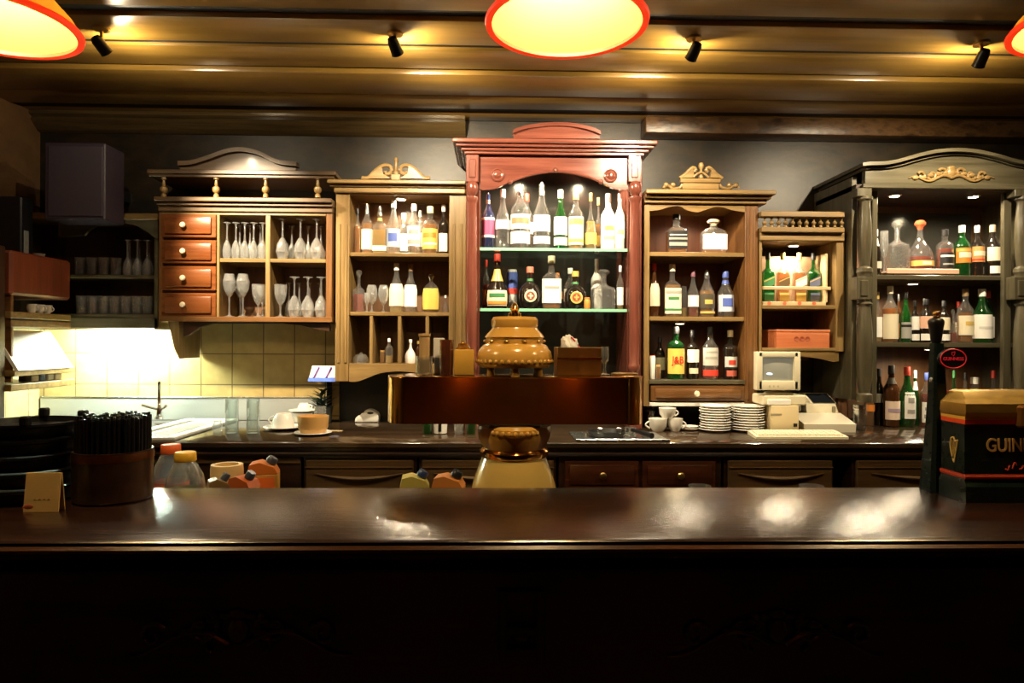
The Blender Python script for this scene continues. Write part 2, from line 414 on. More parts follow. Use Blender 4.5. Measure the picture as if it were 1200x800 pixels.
z2 = at(600, 662, 1.6).z
MB().sideprof([(1.68, z - .034), (1.635, z - .034), (1.635, z2 + .004), (1.605, z2), (1.59, z2 - .008), (1.60, z2 - .018), (1.63, z2 - .024), (1.68, z2 - .024)], BL, BR).build('rail_moulding', DARK, bar, 30)
MB().box(BL, BR, 1.655, 1.69, 0, z2 - .02).build('front_panel', DARK, bar)
for px in (280, 910):
    c = at(px, 737, 1.655); y = 1.648; mb = MB()
    for f in (1, -1):
        mb.tube(scroll(c.x + f * .085, c.z + .008, y, .042, 1.3, f, 1, 2.2), [.009 - .006 * k / 22 for k in range(23)])
        mb.tube(scroll(c.x + f * .20, c.z - .012, y, .034, 1.3, -f, 1, .6), [.008 - .005 * k / 22 for k in range(23)])
        mb.tube(scroll(c.x + f * .055, c.z - .022, y, .03, 1.2, -f, -1, 1.8), [.008 - .005 * k / 22 for k in range(23)])
        mb.tube([(c.x + f * (.02 + .25 * t), y, c.z - .032 + .03 * math.sin(t * 5)) for t in [i / 14 for i in range(15)]], [.009 * (1 - .7 * i / 14) for i in range(15)])
        for i in range(4): mb.ball((c.x + f * (.03 + .03 * i), y, c.z + .035 - .012 * i), .012, 1.4, .6, .8, 8, 6)
    mb.ball((c.x, y, c.z), .026, 1, .5, 1.3); mb.ball((c.x, y, c.z + .04), .014, 1.5, .6, 1)
    mb.build('carved_ornament', DARK, bar)
p0, p1 = at(584, 740, 1.64), at(638, 740, 1.64)
mb = MB(); zt_, zb_ = at(611, 690, 1.64).z, at(611, 778, 1.64).z
mb.box(p0.x, p0.x + .02, 1.63, 1.656, zb_, zt_, .003); mb.box(p1.x - .02, p1.x, 1.63, 1.656, zb_, zt_, .003)
for q in (zt_ - .012, zb_ + .03, (zt_ + zb_) / 2 - .01): mb.box(p0.x + .003, p1.x - .003, 1.634, 1.656, q - .012, q + .01, .003)
mb.ball(((p0.x + p1.x) / 2, 1.65, zb_ + .065), .02, 1.3, .5, 1)
mb.build('pilaster', DARK, bar)
SZ = .80                                     # service shelf behind the bar
MB().box(BL, BR, YB1 - .06, 2.62, SZ - .03, SZ, .004).build('service_shelf', DARK, bar)
MB().box(BL, BR, YB1 - .06, YB1 - .03, .0, SZ - .03).build('inner_panel', DARK, bar)

# ---------------------------------------------------------------- back counter
ctr = thing('back_counter', 'dark polished counter top running along the back wall below the cabinets', 'counter', (0, 3.7, 0))
MB().sideprof([(3.985, CZ), (3.142, CZ), (3.130, CZ - .006), (3.130, CZ - .024), (3.140, CZ - .03), (3.985, CZ - .03)], XL + .012, XR - .005).build('counter_top', CTOP, ctr, 30)
MB().sideprof([(3.170, CZ - .045), (3.152, CZ - .05), (3.146, CZ - .058), (3.152, CZ - .066), (3.170, CZ - .07)], at(172, 530, 3.160).x, XR - .01).build('edge_moulding', DARK, ctr, 30)
MB().box(XL + .012, XL + .62, 2.3, 3.130, CZ - .03, CZ - .0005, .004).build('return_top', CTOP, ctr)
MB().box(XL + .012, XR - .005, 3.165, 3.180, CZ - .075, CZ - .03).build('fascia', DARK, ctr)
def unit(a, b, kind, label, nd=1):
    x0, x1 = at(a, 545, 3.180).x, at(b, 545, 3.180).x
    o = thing('base_cabinet', label, 'cabinet', ((x0 + x1) / 2, 3.7, 0), 'base cabinets under the back counter')
    zt = CZ - .078
    MB().box(x0, x1, 3.195, 3.97, .06, zt).build('carcass', DARK, o)
    MB().box(x0 + .02, x1 - .02, 3.230, 3.9, 0, .06).build('plinth', DARK, o)
    if kind == 'scoop':
        for zz0, zz1, h in ((zt - .30, zt - .01, 1), (zt - .62, zt - .31, 1)):
            d = MB().box(x0 + .012, x1 - .012, 3.172, 3.195, zz0, zz1, .006).build('drawer', TRIMW, o)
            cx = (x0 + x1) / 2; w = (x1 - x0) * .39
            c1 = [(cx - w + 2 * w * t, 3.165 - .016 * math.sin(PI * t), zz1 - .062 - .022 * math.sin(PI * t)) for t in [i / 16 for i in range(17)]]
            MB().tube(c1, [.003 + .006 * math.sin(PI * i / 16) for i in range(17)]).build('handle', TRIMW, d)
            MB().box(x0 + .012, x1 - .012, 3.162, 3.172, zz1 - .038, zz1 - .032, .002).build('bead', TRIMW, d)
    elif kind == 'knob':
        w = (x1 - x0 - .04) / nd
        for i in range(nd):
            for zz0, zz1 in ((zt - .145, zt - .015), (zt - .30, zt - .165)):
                a0, a1 = x0 + .02 + i * w + .008, x0 + .02 + (i + 1) * w - .008
                mb = MB().box(a0, a1, 3.178, 3.195, zz0, zz1, .004); mb.box(a0 + .022, a1 - .022, 3.168, 3.180, zz0 + .018, zz1 - .018, .009, 2)
                d = mb.build('drawer', wood('red_drawer', (.05, .014, .006), (.10, .03, .012), .25), o)
                c = Vector(((a0 + a1) / 2, 3.168, (zz0 + zz1) / 2))
                MB().lathe(c, [(.006, 0), (.006, .010), (.015, .016), (.017, .024), (.012, .031), (.002, .033)], 14, axis='y').build('knob', BRASSD, d)
            d = MB().box(x0 + .028 + i * w, x0 + .012 + (i + 1) * w, 3.178, 3.195, .09, zt - .32, .006).build('door', TRIMW, o)
            MB().lathe((x0 + .06 + i * w, 3.178, .45), [(.006, 0), (.006, .010), (.014, .018), (.010, .028), (.002, .03)], 12, axis='y').build('knob', BRASSD, d)
    else:
        MB().box(x0, x1, 3.180, 3.195, zt - .03, zt, .003).build('rail', TRIMW, o)
        for q in (.35, .62): MB().box(x0 + .02, x1 - .02, 3.182, 3.195, zt * q, zt * q + .02, .003).build('shelf', DARK, o)
    return o
unit(174, 352, 'open', 'dark open base cabinet below the sink, behind the orange-capped bottles')
unit(355, 488, 'scoop', 'dark drawer cabinet with bowed wooden pull, below the white soup bowl and cups')
unit(491, 652, 'scoop', 'dark drawer cabinet with bowed pull, mostly hidden behind the ceramic beer tower')
unit(655, 846, 'knob', 'reddish base cabinet with four small drawers and round brass knobs', 2)
unit(850, 978, 'scoop', 'dark drawer cabinet with bowed wooden pull, below the beige keyboard')
unit(1000, 1180, 'scoop', 'dark drawer cabinet partly hidden by the black tap tower on the bar')
# ---------------------------------------------------------------- cabinets on the back wall
def drawer(o, a, b, c, d, Y, m, knob=PORC, kx=None):
    x0, x1 = at(a, (c + d) / 2, Y).x, at(b, (c + d) / 2, Y).x; z0, z1 = at((a + b) / 2, d, Y).z, at((a + b) / 2, c, Y).z
    mb = MB().box(x0, x1, Y - .012, Y + .02, z0, z1, .004); mb.box(x0 + .022, x1 - .022, Y - .024, Y - .01, z0 + .018, z1 - .018, .010, 2)
    dr = mb.build('drawer', m, o)
    kp = at(kx or (a + b) / 2, (c + d) / 2, Y)
    MB().lathe((kp.x, Y - .024, kp.z), [(.005, 0), (.005, .008), (.013, .013), (.0155, .020), (.012, .027), (.003, .029)], 16, axis='y').build('knob', knob, dr)
def baluster(px, Y, y0, y1, w=3, m=GOLD, o=None, name='spindle'):
    h = y1 - y0
    f = lambda t: y0 + h * t
    MB().lpx(px, Y, [(w * .75, y0), (w * .75, f(.10)), (w * .35, f(.14)), (w * .5, f(.36)), (w * .4, f(.42)), (w, f(.52)), (w * 1.05, f(.62)), (w * .9, f(.72)), (w * .4, f(.80)), (w * .7, f(.86)), (w * .8, y1)], 12).build(name, m, o)
# --- cabinet with four drawers and cubbies of glasses
Y = 3.70
gc = thing('wall_cabinet', 'brown wall cabinet with four small drawers and four cubbies full of glasses', 'cabinet', at(288, 310, 3.85))
mb = MB().rx(188, 389, 248, 376, Y, YW - .035, YW - .02); mb.build('back_panel', INB, gc)
for a, b in ((186, 190), (254, 257), (382, 389)): MB().rb(a, b, 246, 377, Y, YW - .02, .002).build('side_panel', BRNZ if a != 254 else GOLDZ, gc)
MB().rb(311, 316.5, 250, 372, Y + .004, YW - .035, .002).build('divider', GOLDZ, gc)
MB().rb(257, 382, 303, 307.5, Y + .006, YW - .035, .002).build('shelf', GOLD, gc)
MB().rb(186, 389, 371, 377, Y - .004, YW - .02, .002).build('bottom_board', BRN, gc)
MB().rb(190, 382, 248, 252, Y + .001, YW - .035, .002).build('top_board', GOLD, gc)
MB().rb(190, 254, 252, 371, Y + .02, Y + .03).build('drawer_frame', TRIMW, gc)
for c, d in ((251, 278.5), (281.5, 309), (312, 340.5), (343.5, 371)): drawer(gc, 190, 254, c, d, Y + .012, DRW, PORC, 218)
mb = MB(); mb.rb(180, 388.5, 231, 236, Y - .05, YW - .003, .003); mb.rb(183, 389.5, 236, 241, Y - .03, YW - .003, .003); mb.rb(185, 389.5, 241, 248, Y - .012, YW - .003, .003)
mb.build('cornice', TRIMW, gc)
mb = MB(); mb.rb(172, 393, 199, 204, Y - .04, YW - .003, .003); mb.rb(174, 391, 204, 208, Y - .028, YW - .003, .003); mb.build('gallery_rail', TRIMW, gc)
for px in (192, 253.5, 311.5, 372.5): baluster(px, Y - .01, 208, 231.5, 4.2, GOLDZ, gc)
up = curve([(209, 189), (225, 188), (245, 182), (265, 175), (283, 173), (303, 177), (325, 187), (348, 190)], 6)
MB().prism(PX(up + [(a, b + 5) for a, b in up[::-1]], Y - .02), Y - .03, Y + .03).build('crest_moulding', TRIMW, gc)
MB().prism(PX([(a, b + 4) for a, b in up] + [(347, 200), (213, 200)], Y), Y - .008, Y + .012).build('crest_panel', TRIMW, gc)
ap = [(215, 376.5), (386, 376.5), (386, 388), (372, 386), (352, 381), (330, 379), (250, 379), (234, 383), (222, 392), (215, 394)]
MB().prism(PX(ap, Y + .02), Y + .02, Y + .05).build('apron', DARK, gc)
mb = MB().prism(PX([(200, 376.5), (213, 376.5), (213, 420), (207, 408), (203, 390)], Y + .05), Y + .02, YW - .02); mb.build('bracket', GOLDZ, gc)
# --- corner cabinet with dark glasses
Y = 3.74
kc = thing('corner_cabinet', 'dark corner cabinet with arched top and two shelves of glasses', 'cabinet', at(135, 320, 3.86))
xa, xb = XL + .012, at(186, 320, Y).x - .004
zz_ = lambda py: at(150, py, Y).z
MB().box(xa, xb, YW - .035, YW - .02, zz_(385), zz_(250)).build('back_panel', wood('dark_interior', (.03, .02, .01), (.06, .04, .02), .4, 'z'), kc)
MB().box(at(180.5, 320, Y).x, xb, Y, YW - .02, zz_(386), zz_(258), .003).build('side_panel', GRYZ, kc)
MB().box(xa, xa + .02, Y, YW - .02, zz_(386), zz_(258), .003).build('side_panel', GRYZ, kc)
for py in (322, 368): MB().box(xa + .02, at(180.5, 320, Y).x, Y + .008, YW - .035, zz_(py + 4), zz_(py), .002).build('shelf', GRY, kc)
MB().box(xa, xb, Y, Y + .02, zz_(384.5), zz_(372), .003).build('bottom_rail', GRY, kc)
MB().box(xa, xb + .006, Y - .02, YW - .003, zz_(258), zz_(250.5), .004).build('top_board', GOLD, kc)
arch = [(70, 258), (186, 258), (186, 280), (181, 278), (174, 272)] + curve([(170, 270), (160, 264.5), (146, 262), (125, 262), (108, 268), (100, 276)], 5) + [(70, 278)]
MB().prism(PX(arch, Y), Y - .012, Y + .01).build('arched_rail', GRY, kc)
# --- second cabinet, golden, with pigeonholes
Y = 3.72
g2 = thing('bottle_cabinet', 'golden wooden bottle cabinet with scrolled pediment and row of pigeonholes', 'cabinet', at(468, 320, 3.86))
MB().rx(400, 536, 226, 428, Y, YW - .03, YW - .015).build('back_panel', INB, g2)
MB().rb(393, 409, 224, 447, Y, YW - .015, .003).build('side_panel', GOLDZ, g2)
MB().rb(526, 546, 224, 447, Y, YW - .015, .003).build('side_panel', GOLDZ, g2)
for a in (395.5, 530.5):
    MB().rb(a, a + 3, 262, 425, Y - .006, Y + .004, .002).build('stile_bead', GOLDZ, g2); MB().rb(a + 8, a + 11, 262, 425, Y - .006, Y + .004, .002).build('stile_bead', GOLDZ, g2)
for py in (296, 365.5): MB().rb(409, 526, py, py + 4.5, Y + .01, YW - .03, .002).build('shelf', GOLD, g2)
MB().rb(409, 526, 426, 430, Y + .004, YW - .03, .002).build('bottom_board', GOLD, g2)
for a in (433, 466, 498.5): MB().rb(a, a + 4, 370, 426, Y + .012, YW - .03, .002).build('divider', GOLDZ, g2)
MB().rb(393, 546, 224, 228, Y, YW - .015).build('top_board', GOLD, g2)
mb = MB(); mb.rb(383, 545.5, 210.5, 215, Y - .06, YW - .003, .004); mb.rb(386, 545.5, 215, 219, Y - .035, YW - .003, .003); mb.rb(391, 545.5, 219, 226, Y - .022, YW - .003, .005); mb.build('cornice', GOLD, g2)
mb = MB()
for f, a0 in ((1, 424), (-1, 504)):
    c = curve([(a0, 208.5), (a0 + f * 8, 208), (a0 + f * 16, 200), (a0 + f * 24, 194.5), (a0 + f * 31, 194), (a0 + f * 35, 198), (a0 + f * 33, 203), (a0 + f * 28.5, 203.5), (a0 + f * 27.5, 200.5)], 5)
    mb.tube([(at(a, b, Y - .02).x, Y - .02, at(a, b, Y - .02).z) for a, b in c], .011, 8)
    mb.prism(PX([(a0, 210.5), (a0 + f * 9, 208), (a0 + f * 17, 200), (a0 + f * 24, 196), (a0 + f * 26, 205), (a0 + f * 35, 210.5)], Y), Y - .03, Y + .0)
mb.rb(458, 469, 204, 211, Y - .03, Y, .003)
mb.build('pediment', GOLD, g2)
MB().lpx(464, Y - .015, [(3.5, 205), (3.5, 202), (2, 200), (1.8, 190), (2.6, 188), (1.6, 185), (.3, 184.5)], 10).build('finial', GOLDZ, g2)
ap = [(409, 429), (526, 429), (526, 446)] + curve([(524, 446), (510, 440), (492, 437), (468, 435), (446, 437), (430, 443), (418, 447), (409, 447)], 5)
MB().prism(PX(ap, Y), Y, Y + .02).build('apron', GOLD, g2)
# --- red centre cabinet
Y = 3.60
g3 = thing('display_cabinet', 'tall red mahogany cabinet with arched frieze, turned columns and glass shelves', 'cabinet', at(648, 300, 3.8))
zc0 = CZ + .001
def rz(a, b, y0, Y0, Y1, bev=0):      # box from row y0 down to the counter
    return MB().box(at(a, 300, Y0).x, at(b, 300, Y0).x, Y0, Y1, zc0, at((a + b) / 2, y0, Y0).z, bev)
MB().box(at(556, 300, Y).x, at(741, 300, Y).x, YW - .03, YW - .012, zc0, at(648, 180, Y).z).build('back_panel', plain('smoky_mirror', (.035, .035, .03), .15, .5), g3)
rz(546, 562, 180, Y + .045, YW - .012, .003).build('side_panel', REDZ, g3); rz(735.5, 752, 180, Y + .045, YW - .012, .003).build('side_panel', REDZ, g3)
MB().rb(546, 752, 178, 184, Y + .02, YW - .03).build('top_board', RED, g3)
mb = MB(); mb.rb(530, 771, 162.5, 167.5, Y - .07, YW - .003, .005); mb.rb(534, 767, 167.5, 172, Y - .05, YW - .003, .004); mb.rb(540, 761, 172, 177, Y - .028, YW - .003, .005); mb.rb(544, 755, 177, 181, Y - .012, YW - .003, .003); mb.build('cornice', RED, g3)
up = curve([(601, 154), (615, 149), (635, 146), (652, 145), (670, 146), (690, 150), (703, 155)], 6)
mb = MB().prism(PX(up + [(a, b + 4) for a, b in up[::-1]], Y), Y - .03, Y + .04); mb.build('crest_moulding', RED, g3)
MB().prism(PX([(a, b + 3) for a, b in up] + [(702, 163), (602, 163)], Y), Y - .012, Y + .03).build('crest_panel', RED, g3)
fz = [(562, 180.5), (736, 180.5), (736, 222)] + curve([(731, 223), (720, 221.5), (708, 216), (695, 210), (675, 204), (651, 201.5), (627, 204), (606, 210), (592, 216), (580, 221.5), (567, 223)], 6) + [(562, 222)]
MB().prism(PX(fz, Y + .03), Y + .022, Y + .045).build('arched_frieze', RED, g3)
a2 = curve([(598, 213), (612, 207.5), (630, 203), (651, 201), (672, 203), (690, 207.5), (704, 213)], 6)
mb = MB().tube([(at(a, b, Y + .02).x, Y + .02, at(a, b, Y + .02).z) for a, b in a2], .007)
for a, b in ((598, 213), (704, 213), (651, 199.5)): p = at(a, b, Y + .02); mb.ball(p, .014)
mb.build('arch_moulding', RED, g3)
for a, b in ((583, 205), (715.5, 206)):
    p = at(a, b, Y + .022); MB().lathe(p, [(.036, 0), (.036, .006), (.029, .010), (.025, .006), (.018, .008), (.013, .014), (.005, .016), (.0, .016)], 20, axis='y').build('rosette', RED, g3)
for c in (553.5, 744):
    mb = MB().rb(c - 7.5, c + 7.5, 181, 213, Y - .004, Y + .045, .003); mb.rb(c - 4, c + 4, 186, 208, Y - .010, Y, .004)
    mb.build('capital_block', REDZ, g3)
    zb = zc0 + .06
    m2 = MB().lpx(c, Y + .018, [(5, 213), (6, 214), (7.2, 218), (7.4, 221), (7, 225), (5, 228), (4, 229.5), (7, 231), (7.2, 234), (6.3, 236), (5.4, 239), (5.6, 260), (6.6, 330), (6.8, 400), (6.0, 425), (7.4, 428), (7.4, 433), (6, 435), (6, 440)], 20)
    m2.build('turned_column', REDZ, g3)
    p = at(c, 440, Y + .018); MB().box(p.x - .034, p.x + .034, Y - .016, Y + .05, zc0, p.z, .003).build('column_base', REDZ, g3)
for py in (290.5, 361.5):
    gs_ = MB().rb(562, 735.5, py, py + 3.4, Y + .0535, YW - .03).build('glass_shelf', GSHELF, g3)
    MB().rb(562, 735.5, py, py + 3.4, Y + .05, Y + .053).build('green_edge', GEDGE, gs_)
# --- brown cabinet with drawer
Y = 3.62
g4 = thing('whisky_cabinet', 'brown wooden bottle cabinet with gilded crest and one drawer at its bottom', 'cabinet', at(818, 340, 3.86))
MB().rx(756, 882, 236, 474, Y, YW - .03, YW - .015).build('back_panel', wood('red_interior', (.10, .03, .012), (.2, .07, .03), .45, 'z'), g4)
MB().rb(754.5, 761, 236, 476, Y, YW - .015, .002).build('side_panel', GOLDZ, g4)
MB().rb(873, 888, 236, 476, Y, YW - .015, .003).build('side_panel', BRNZ, g4)
for a in (875.5, 883): MB().rb(a, a + 2.5, 244, 468, Y - .005, Y + .004, .002).build('stile_bead', BRNZ, g4)
for py in (295.5, 371): MB().rb(761, 873, py, py + 5, Y + .008, YW - .03, .002).build('shelf', GOLD, g4)
MB().rb(761, 873, 445, 450, Y - .006, YW - .03, .002).build('bottle_board', GRY, g4)
MB().rb(761, 873, 471.5, 476, Y + .004, YW - .03, .002).build('bottom_board', WHITE, g4)
drawer(g4, 762, 872, 451, 470, Y + .012, BRN, PORC, 814)
mb = MB(); mb.rb(757.5, 910, 222, 227, Y - .07, YW - .003, .004); mb.rb(756.5, 905, 227, 232, Y - .045, YW - .003, .005); mb.rb(755.5, 899, 232, 238, Y - .02, YW - .003, .004); mb.build('cornice', GOLD, g4)
ap = [(761, 238), (873, 238), (873, 248)] + curve([(870, 248), (858, 246), (848, 243), (838, 242.5), (826, 246), (817, 248.5), (805, 246), (796, 241.5), (784, 242.5), (772, 246), (763, 247)], 4) + [(761, 247)]
MB().prism(PX(ap, Y), Y, Y + .015).build('apron', GOLD, g4)
mb = MB(); mb.rb(800, 843, 214, 222, Y - .03, Y, .004); mb.rb(798, 845, 209, 214, Y - .035, Y, .004)
for f in (1, -1):
    cx = 821.5
    c = curve([(cx + f * 25, 209), (cx + f * 18, 204), (cx + f * 13, 199), (cx + f * 9, 196.5), (cx + f * 6, 199), (cx + f * 8, 202)], 5)
    mb.tube([(at(a, b, Y - .02).x, Y - .02, at(a, b, Y - .02).z) for a, b in c], .010)
    mb.prism(PX([(cx + f * 25, 209.5), (cx + f * 17, 204), (cx + f * 11, 199), (cx + f * 9, 209.5)], Y), Y - .028, Y)
    c = curve([(cx + f * 22, 216), (cx + f * 25, 220), (cx + f * 33, 221), (cx + f * 38, 218), (cx + f * 42, 217.5), (cx + f * 44, 220.5)], 5)
    mb.tube([(at(a, b, Y - .02).x, Y - .02, at(a, b, Y - .02).z) for a, b in c], .008)
    for q in (33, 41): mb.ball(at(cx + f * q, 217, Y - .02), .014)
    mb.tube([tuple(at(cx + f * (9 - 9 * t), 208 - 6 * math.sin(t * PI / 2), Y - .03)) for t in [i / 8 for i in range(9)]], .006)
mb.build('gilded_crest', GOLD, g4)
MB().lpx(821.5, Y - .015, [(3, 209), (2, 204), (1.4, 199), (3, 196), (3.2, 193.5), (2.2, 191), (.3, 190.3)], 12).build('finial', GOLD, g4)
# --- small cabinet with spindle gallery
Y = 3.62
g5 = thing('small_cabinet', 'small golden wall cabinet with spindle gallery, above the beige monitor', 'cabinet', at(935, 340, 3.88))
GX0 = 889.5
MB().rx(GX0, 984, 268, 424, Y, YW - .03, YW - .015).build('back_panel', INB, g5)
MB().rb(980, 990, 280, 412, Y, YW - .015, .003).build('side_panel', GOLDZ, g5)
MB().rb(GX0, 893, 280, 412, Y + .005, YW - .015, .002).build('side_panel', GOLDZ, g5)
MB().rb(893, 980, 357.5, 362, Y + .006, YW - .03, .002).build('shelf', GOLD, g5)
MB().rb(893, 980, 407.5, 411, Y + .004, YW - .03, .002).build('bottom_board', GOLD, g5)
mb = MB(); mb.rb(893, 990, 266, 272, Y - .035, YW - .003, .003); mb.rb(891, 990, 272, 282, Y - .012, YW - .003, .004); mb.build('cornice', GOLD, g5)
MB().rb(892.5, 990, 247.5, 254, Y - .03, Y + .03, .003).build('gallery_rail', GOLD, g5)
for i in range(12): baluster(896 + i * 8.2, Y - .005, 254, 266.3, 2.6, GOLDZ, g5)
ap = [(893, 411), (984, 411), (984, 423)] + curve([(978, 424), (960, 420), (935, 417), (912, 417), (893, 417)], 4)
MB().prism(PX(ap, Y), Y + .01, Y + .025).build('apron', GOLD, g5)
# --- right cabinet with bowed cornice
Y = 3.50
g6 = thing('bar_cabinet', 'olive grey bar cabinet with ogee cornice, carved garland and turned columns', 'cabinet', at(1119, 330, 3.72))
xl6, xr6 = at(1005, 330, Y).x, at(1233, 330, Y).x
z6b = at(1012, 470, Y).z; z6t = at(1012, 222, Y).z
def y6(py): return at(1119, py, Y).z
MB().box(xl6 + .03, xr6 - .03, YW - .03, YW - .012, CZ + .02, y6(200)).build('back_panel', INB, g6)
MB().rb(1022, 1138, 250, 318, YW - .033 - .01, YW - .034).build('mirror_panel', MIRR, g6)
MB().box(xl6, xl6 + .03, Y + .06, YW - .012, z6b, y6(205), .003).build('side_panel', GRYZ, g6)
MB().box(xr6 - .03, xr6, Y + .06, YW - .012, z6b, y6(205), .003).build('side_panel', GRYZ, g6)
MB().box(xl6, xr6, Y + .02, YW - .035, y6(222), y6(216)).build('top_board', DARK, g6)
up = curve([(1009, 191.5), (1018, 190.5), (1035, 190), (1052, 187), (1075, 180.5), (1097, 176), (1119, 174.5), (1141, 176), (1163, 180.5), (1186, 187), (1203, 190), (1220, 190.5), (1229, 191.5)], 5)
mb = MB().prism(PX(up + [(a, b + 4) for a, b in up[::-1]], Y - .03), Y - .05, YW - .003); mb.prism(PX([(a * .985 + 16.8, b + 3) for a, b in up] + [(a * .97 + 33.6, b + 8) for a, b in up[::-1]], Y), Y - .022, YW - .003)
mb.build('ogee_cornice', GRY, g6)
MB().prism(PX([(a * .955 + 50.4, b + 6) for a, b in up] + [(1225, 219.5), (1013, 219.5)], Y), Y - .004, Y + .03).build('frieze', GRY, g6)
MB().rb(1012, 1226, 216, 221, Y - .014, Y + .03, .003).build('frieze_bead', GRY, g6)
mb = MB(); cx = 1115; yy = Y - .010
W3 = lambda a, b: tuple(at(a, b, yy))
for f in (1, -1):
    for q, r, b, u in ((10, 6, 203, 1), (23, 6, 205, -1), (35, 5, 206, 1)):
        p = at(cx + f * q, b, yy); k2 = sc(cx, Y)
        mb.tube(scroll(p.x, p.z, yy, r * k2, 1.3, f, u, .5), [.008 - .005 * k / 22 for k in range(23)])
    mb.tube([W3(cx + f * 50 * t, 210 - 3 * math.sin(t * 9) - 2 * (1 - t)) for t in [i / 16 for i in range(17)]], [.010 * (1 - .75 * i / 16) for i in range(17)])
    for i in range(5): mb.ball(at(cx + f * (6 + 9 * i), 205 - (2 - i) * 1.2 if i < 3 else 208, yy), .013, 1.3, .6, .9, 8, 6)
mb.ball(at(cx, 202, yy), .026, 1, .5, 1.2); mb.ball(at(cx, 197, yy), .016, 1.4, .6, .8)
mb.build('carved_garland', GOLD, g6)
for c in (1013.5, 1226 - 28):
    MB().rb(c - 8.5, c + 8.5, 220, 230, Y - .012, Y + .05, .003).build('column_block', GRYZ, g6)
    MB().lpx(c, Y + .02, [(7, 230), (8.5, 231), (8.5, 234), (6, 236), (5.5, 240), (7.5, 262), (8, 280), (7, 300), (5.5, 312), (8.5, 315), (8.8, 319), (7.5, 321), (7.5, 324.5)], 20).build('turned_column', GRYZ, g6)
    mb = MB().rb(c - 9, c + 9, 324, 351, Y - .012, Y + .05, .003); mb.rb(c - 4.5, c + 4.5, 328, 347, Y - .018, Y - .008, .004); mb.build('column_block', GRYZ, g6)
    MB().lpx(c, Y + .02, [(5.5, 351), (6, 354), (8.5, 356), (6, 359), (6.5, 364), (8.5, 390), (9.2, 415), (8.5, 440), (6, 460), (8.5, 462), (8.8, 468), (8, 471)], 20).build('turned_column', GRYZ, g6)
for c, w in ((1025, 3), (1180.5, 4.5)): MB().rb(c - w, c + w, 221, 471, Y + .06, Y + .085, .002).build('stile', GRYZ, g6)
for py in (322.5, 401.5): MB().rb(1012, 1220, py, py + 5.5, Y + .08, YW - .045, .002).build('shelf', GRY, g6)
# ---------------------------------------------------------------- left end of the room
XF = -2.226
def sb(pa, pb, qa, qb, x0=XF, x1=None, bev=.003, name='panel', m=None, o=None):
    """box on the left wall whose room-side face (x = x0) spans columns pa..pb, rows qa..qb at the far end"""
    ya, yb = atx(pa, 400, x0).y, atx(pb, 400, x0).y
    return MB().box(XL + .012 if x1 is None else x1, x0, ya, yb, at(pb, qb, yb).z, at(pb, qa, yb).z, bev).build(name, m, o)
wc = thing('wall_rack', 'red-brown wooden wall rack with tilted white flap on the left wall', 'rack', (XL + .2, 3.4, 1.6))
REDBRN = wood('red_brown_door', (.11, .022, .008), (.2, .045, .015), .4, 'z')
sb(13, 83, 306, 352, XF, None, .012, 'cupboard_door', REDBRN, wc)
sb(13, 83, 369, 376, XF + .004, None, .003, 'shelf', GOLD, wc); sb(13, 83, 377, 385, XF - .01, None, .003, 'shelf_rail', BRN, wc)
sb(13, 88, 444, 451, XF, None, .003, 'bottom_shelf', GOLD, wc)
sb(13, 16, 300, 448, XF - .02, None, .003, 'side_panel', BRN, wc)
ya, yb = atx(17, 400, XF).y, atx(81, 400, XF).y
za, zb = at(81, 388, yb).z, at(88, 430, yb).z
MB().prism([(XF - .10, za), (XF + .02, zb), (XF + .005, zb - .006), (XF - .115, za - .006)], ya, yb).build('flap', plain('white_flap', (.8, .78, .68), .4), wc)
sb(17, 88, 430, 436, XF + .01, None, .003, 'flap_rail', GOLD, wc)
kz = at(60, 369, 3.4).z
tp = thing('tall_cupboard', 'tall near-black wooden cupboard against the left wall', 'cupboard', (XL + .15, 2.95, 0))
MB().box(XL + .012, XF - .02, 2.72, atx(13, 400, XF).y - .008, CZ + .001, at(10, 285, 3.1).z, .004).build('carcass', DARKZ, tp)
mb = MB().box(XF - .02, XF + .0, 2.74, 3.10, CZ + .01, at(6, 432, 3.1).z, .003); mb.build('lower_door', TRIMWZ, tp)
MB().box(XF - .02, XF - .002, 2.74, 3.12, at(6, 428, 3.1).z, at(6, 290, 3.1).z, .003).build('upper_door', DARKZ, tp)
# speaker in the corner
Y = 3.45
spk = thing('speaker', 'large dark purplish loudspeaker cabinet high in the corner by left wall', 'speaker', at(95, 215, 3.55))
PURP = plain('purple_black', (.030, .021, .034), .45)
MB().rb(52, 123, 167, 257, Y, 3.63, .006).build('cabinet', PURP, spk)
MB().rb(56, 120, 171, 253, Y - .006, Y, .002).build('front_grille', plain('speaker_grille', (.034, .025, .037), .6), spk)
p = at(100, 215, 3.63); MB().box(p.x - .04, p.x + .04, 3.63, YW - .001, p.z - .03, p.z + .03).build('wall_bracket', BLACK, spk)
# small dark things on the rack
zt_ = at(83, 306, atx(83, 400, XF).y).z
def onrack(px, py_top, w, d, name, label, cat, m, zb, Xc=-2.40):
    p = atx(px, 400, Xc); k2 = sc(px, p.y)
    o = thing(name, label, cat, (Xc, p.y, zb + .0005))
    return o, p, k2
o, p, k2 = onrack(18, 232, 20, 0, 'file_box', 'black upright box standing on the red-brown wall rack', 'box', BLACK, zt_)
zt2 = at(18, 232, p.y).z
MB().box(-2.46, -2.34, p.y - .05, p.y + .04, zt_ + .0005, zt2, .006).build('box_body', BLACK, o)
MB().box(-2.34, -2.335, p.y - .035, p.y + .0, zt_ + .01, zt_ + .13, .002).build('spine_label', plain('grey_paper', (.16, .17, .16), .6), o)
o, p, k2 = onrack(44, 288, 10, 0, 'tea_bowl', 'small white bowl on top of the red-brown wall rack', 'bowl', WHITE, zt_)
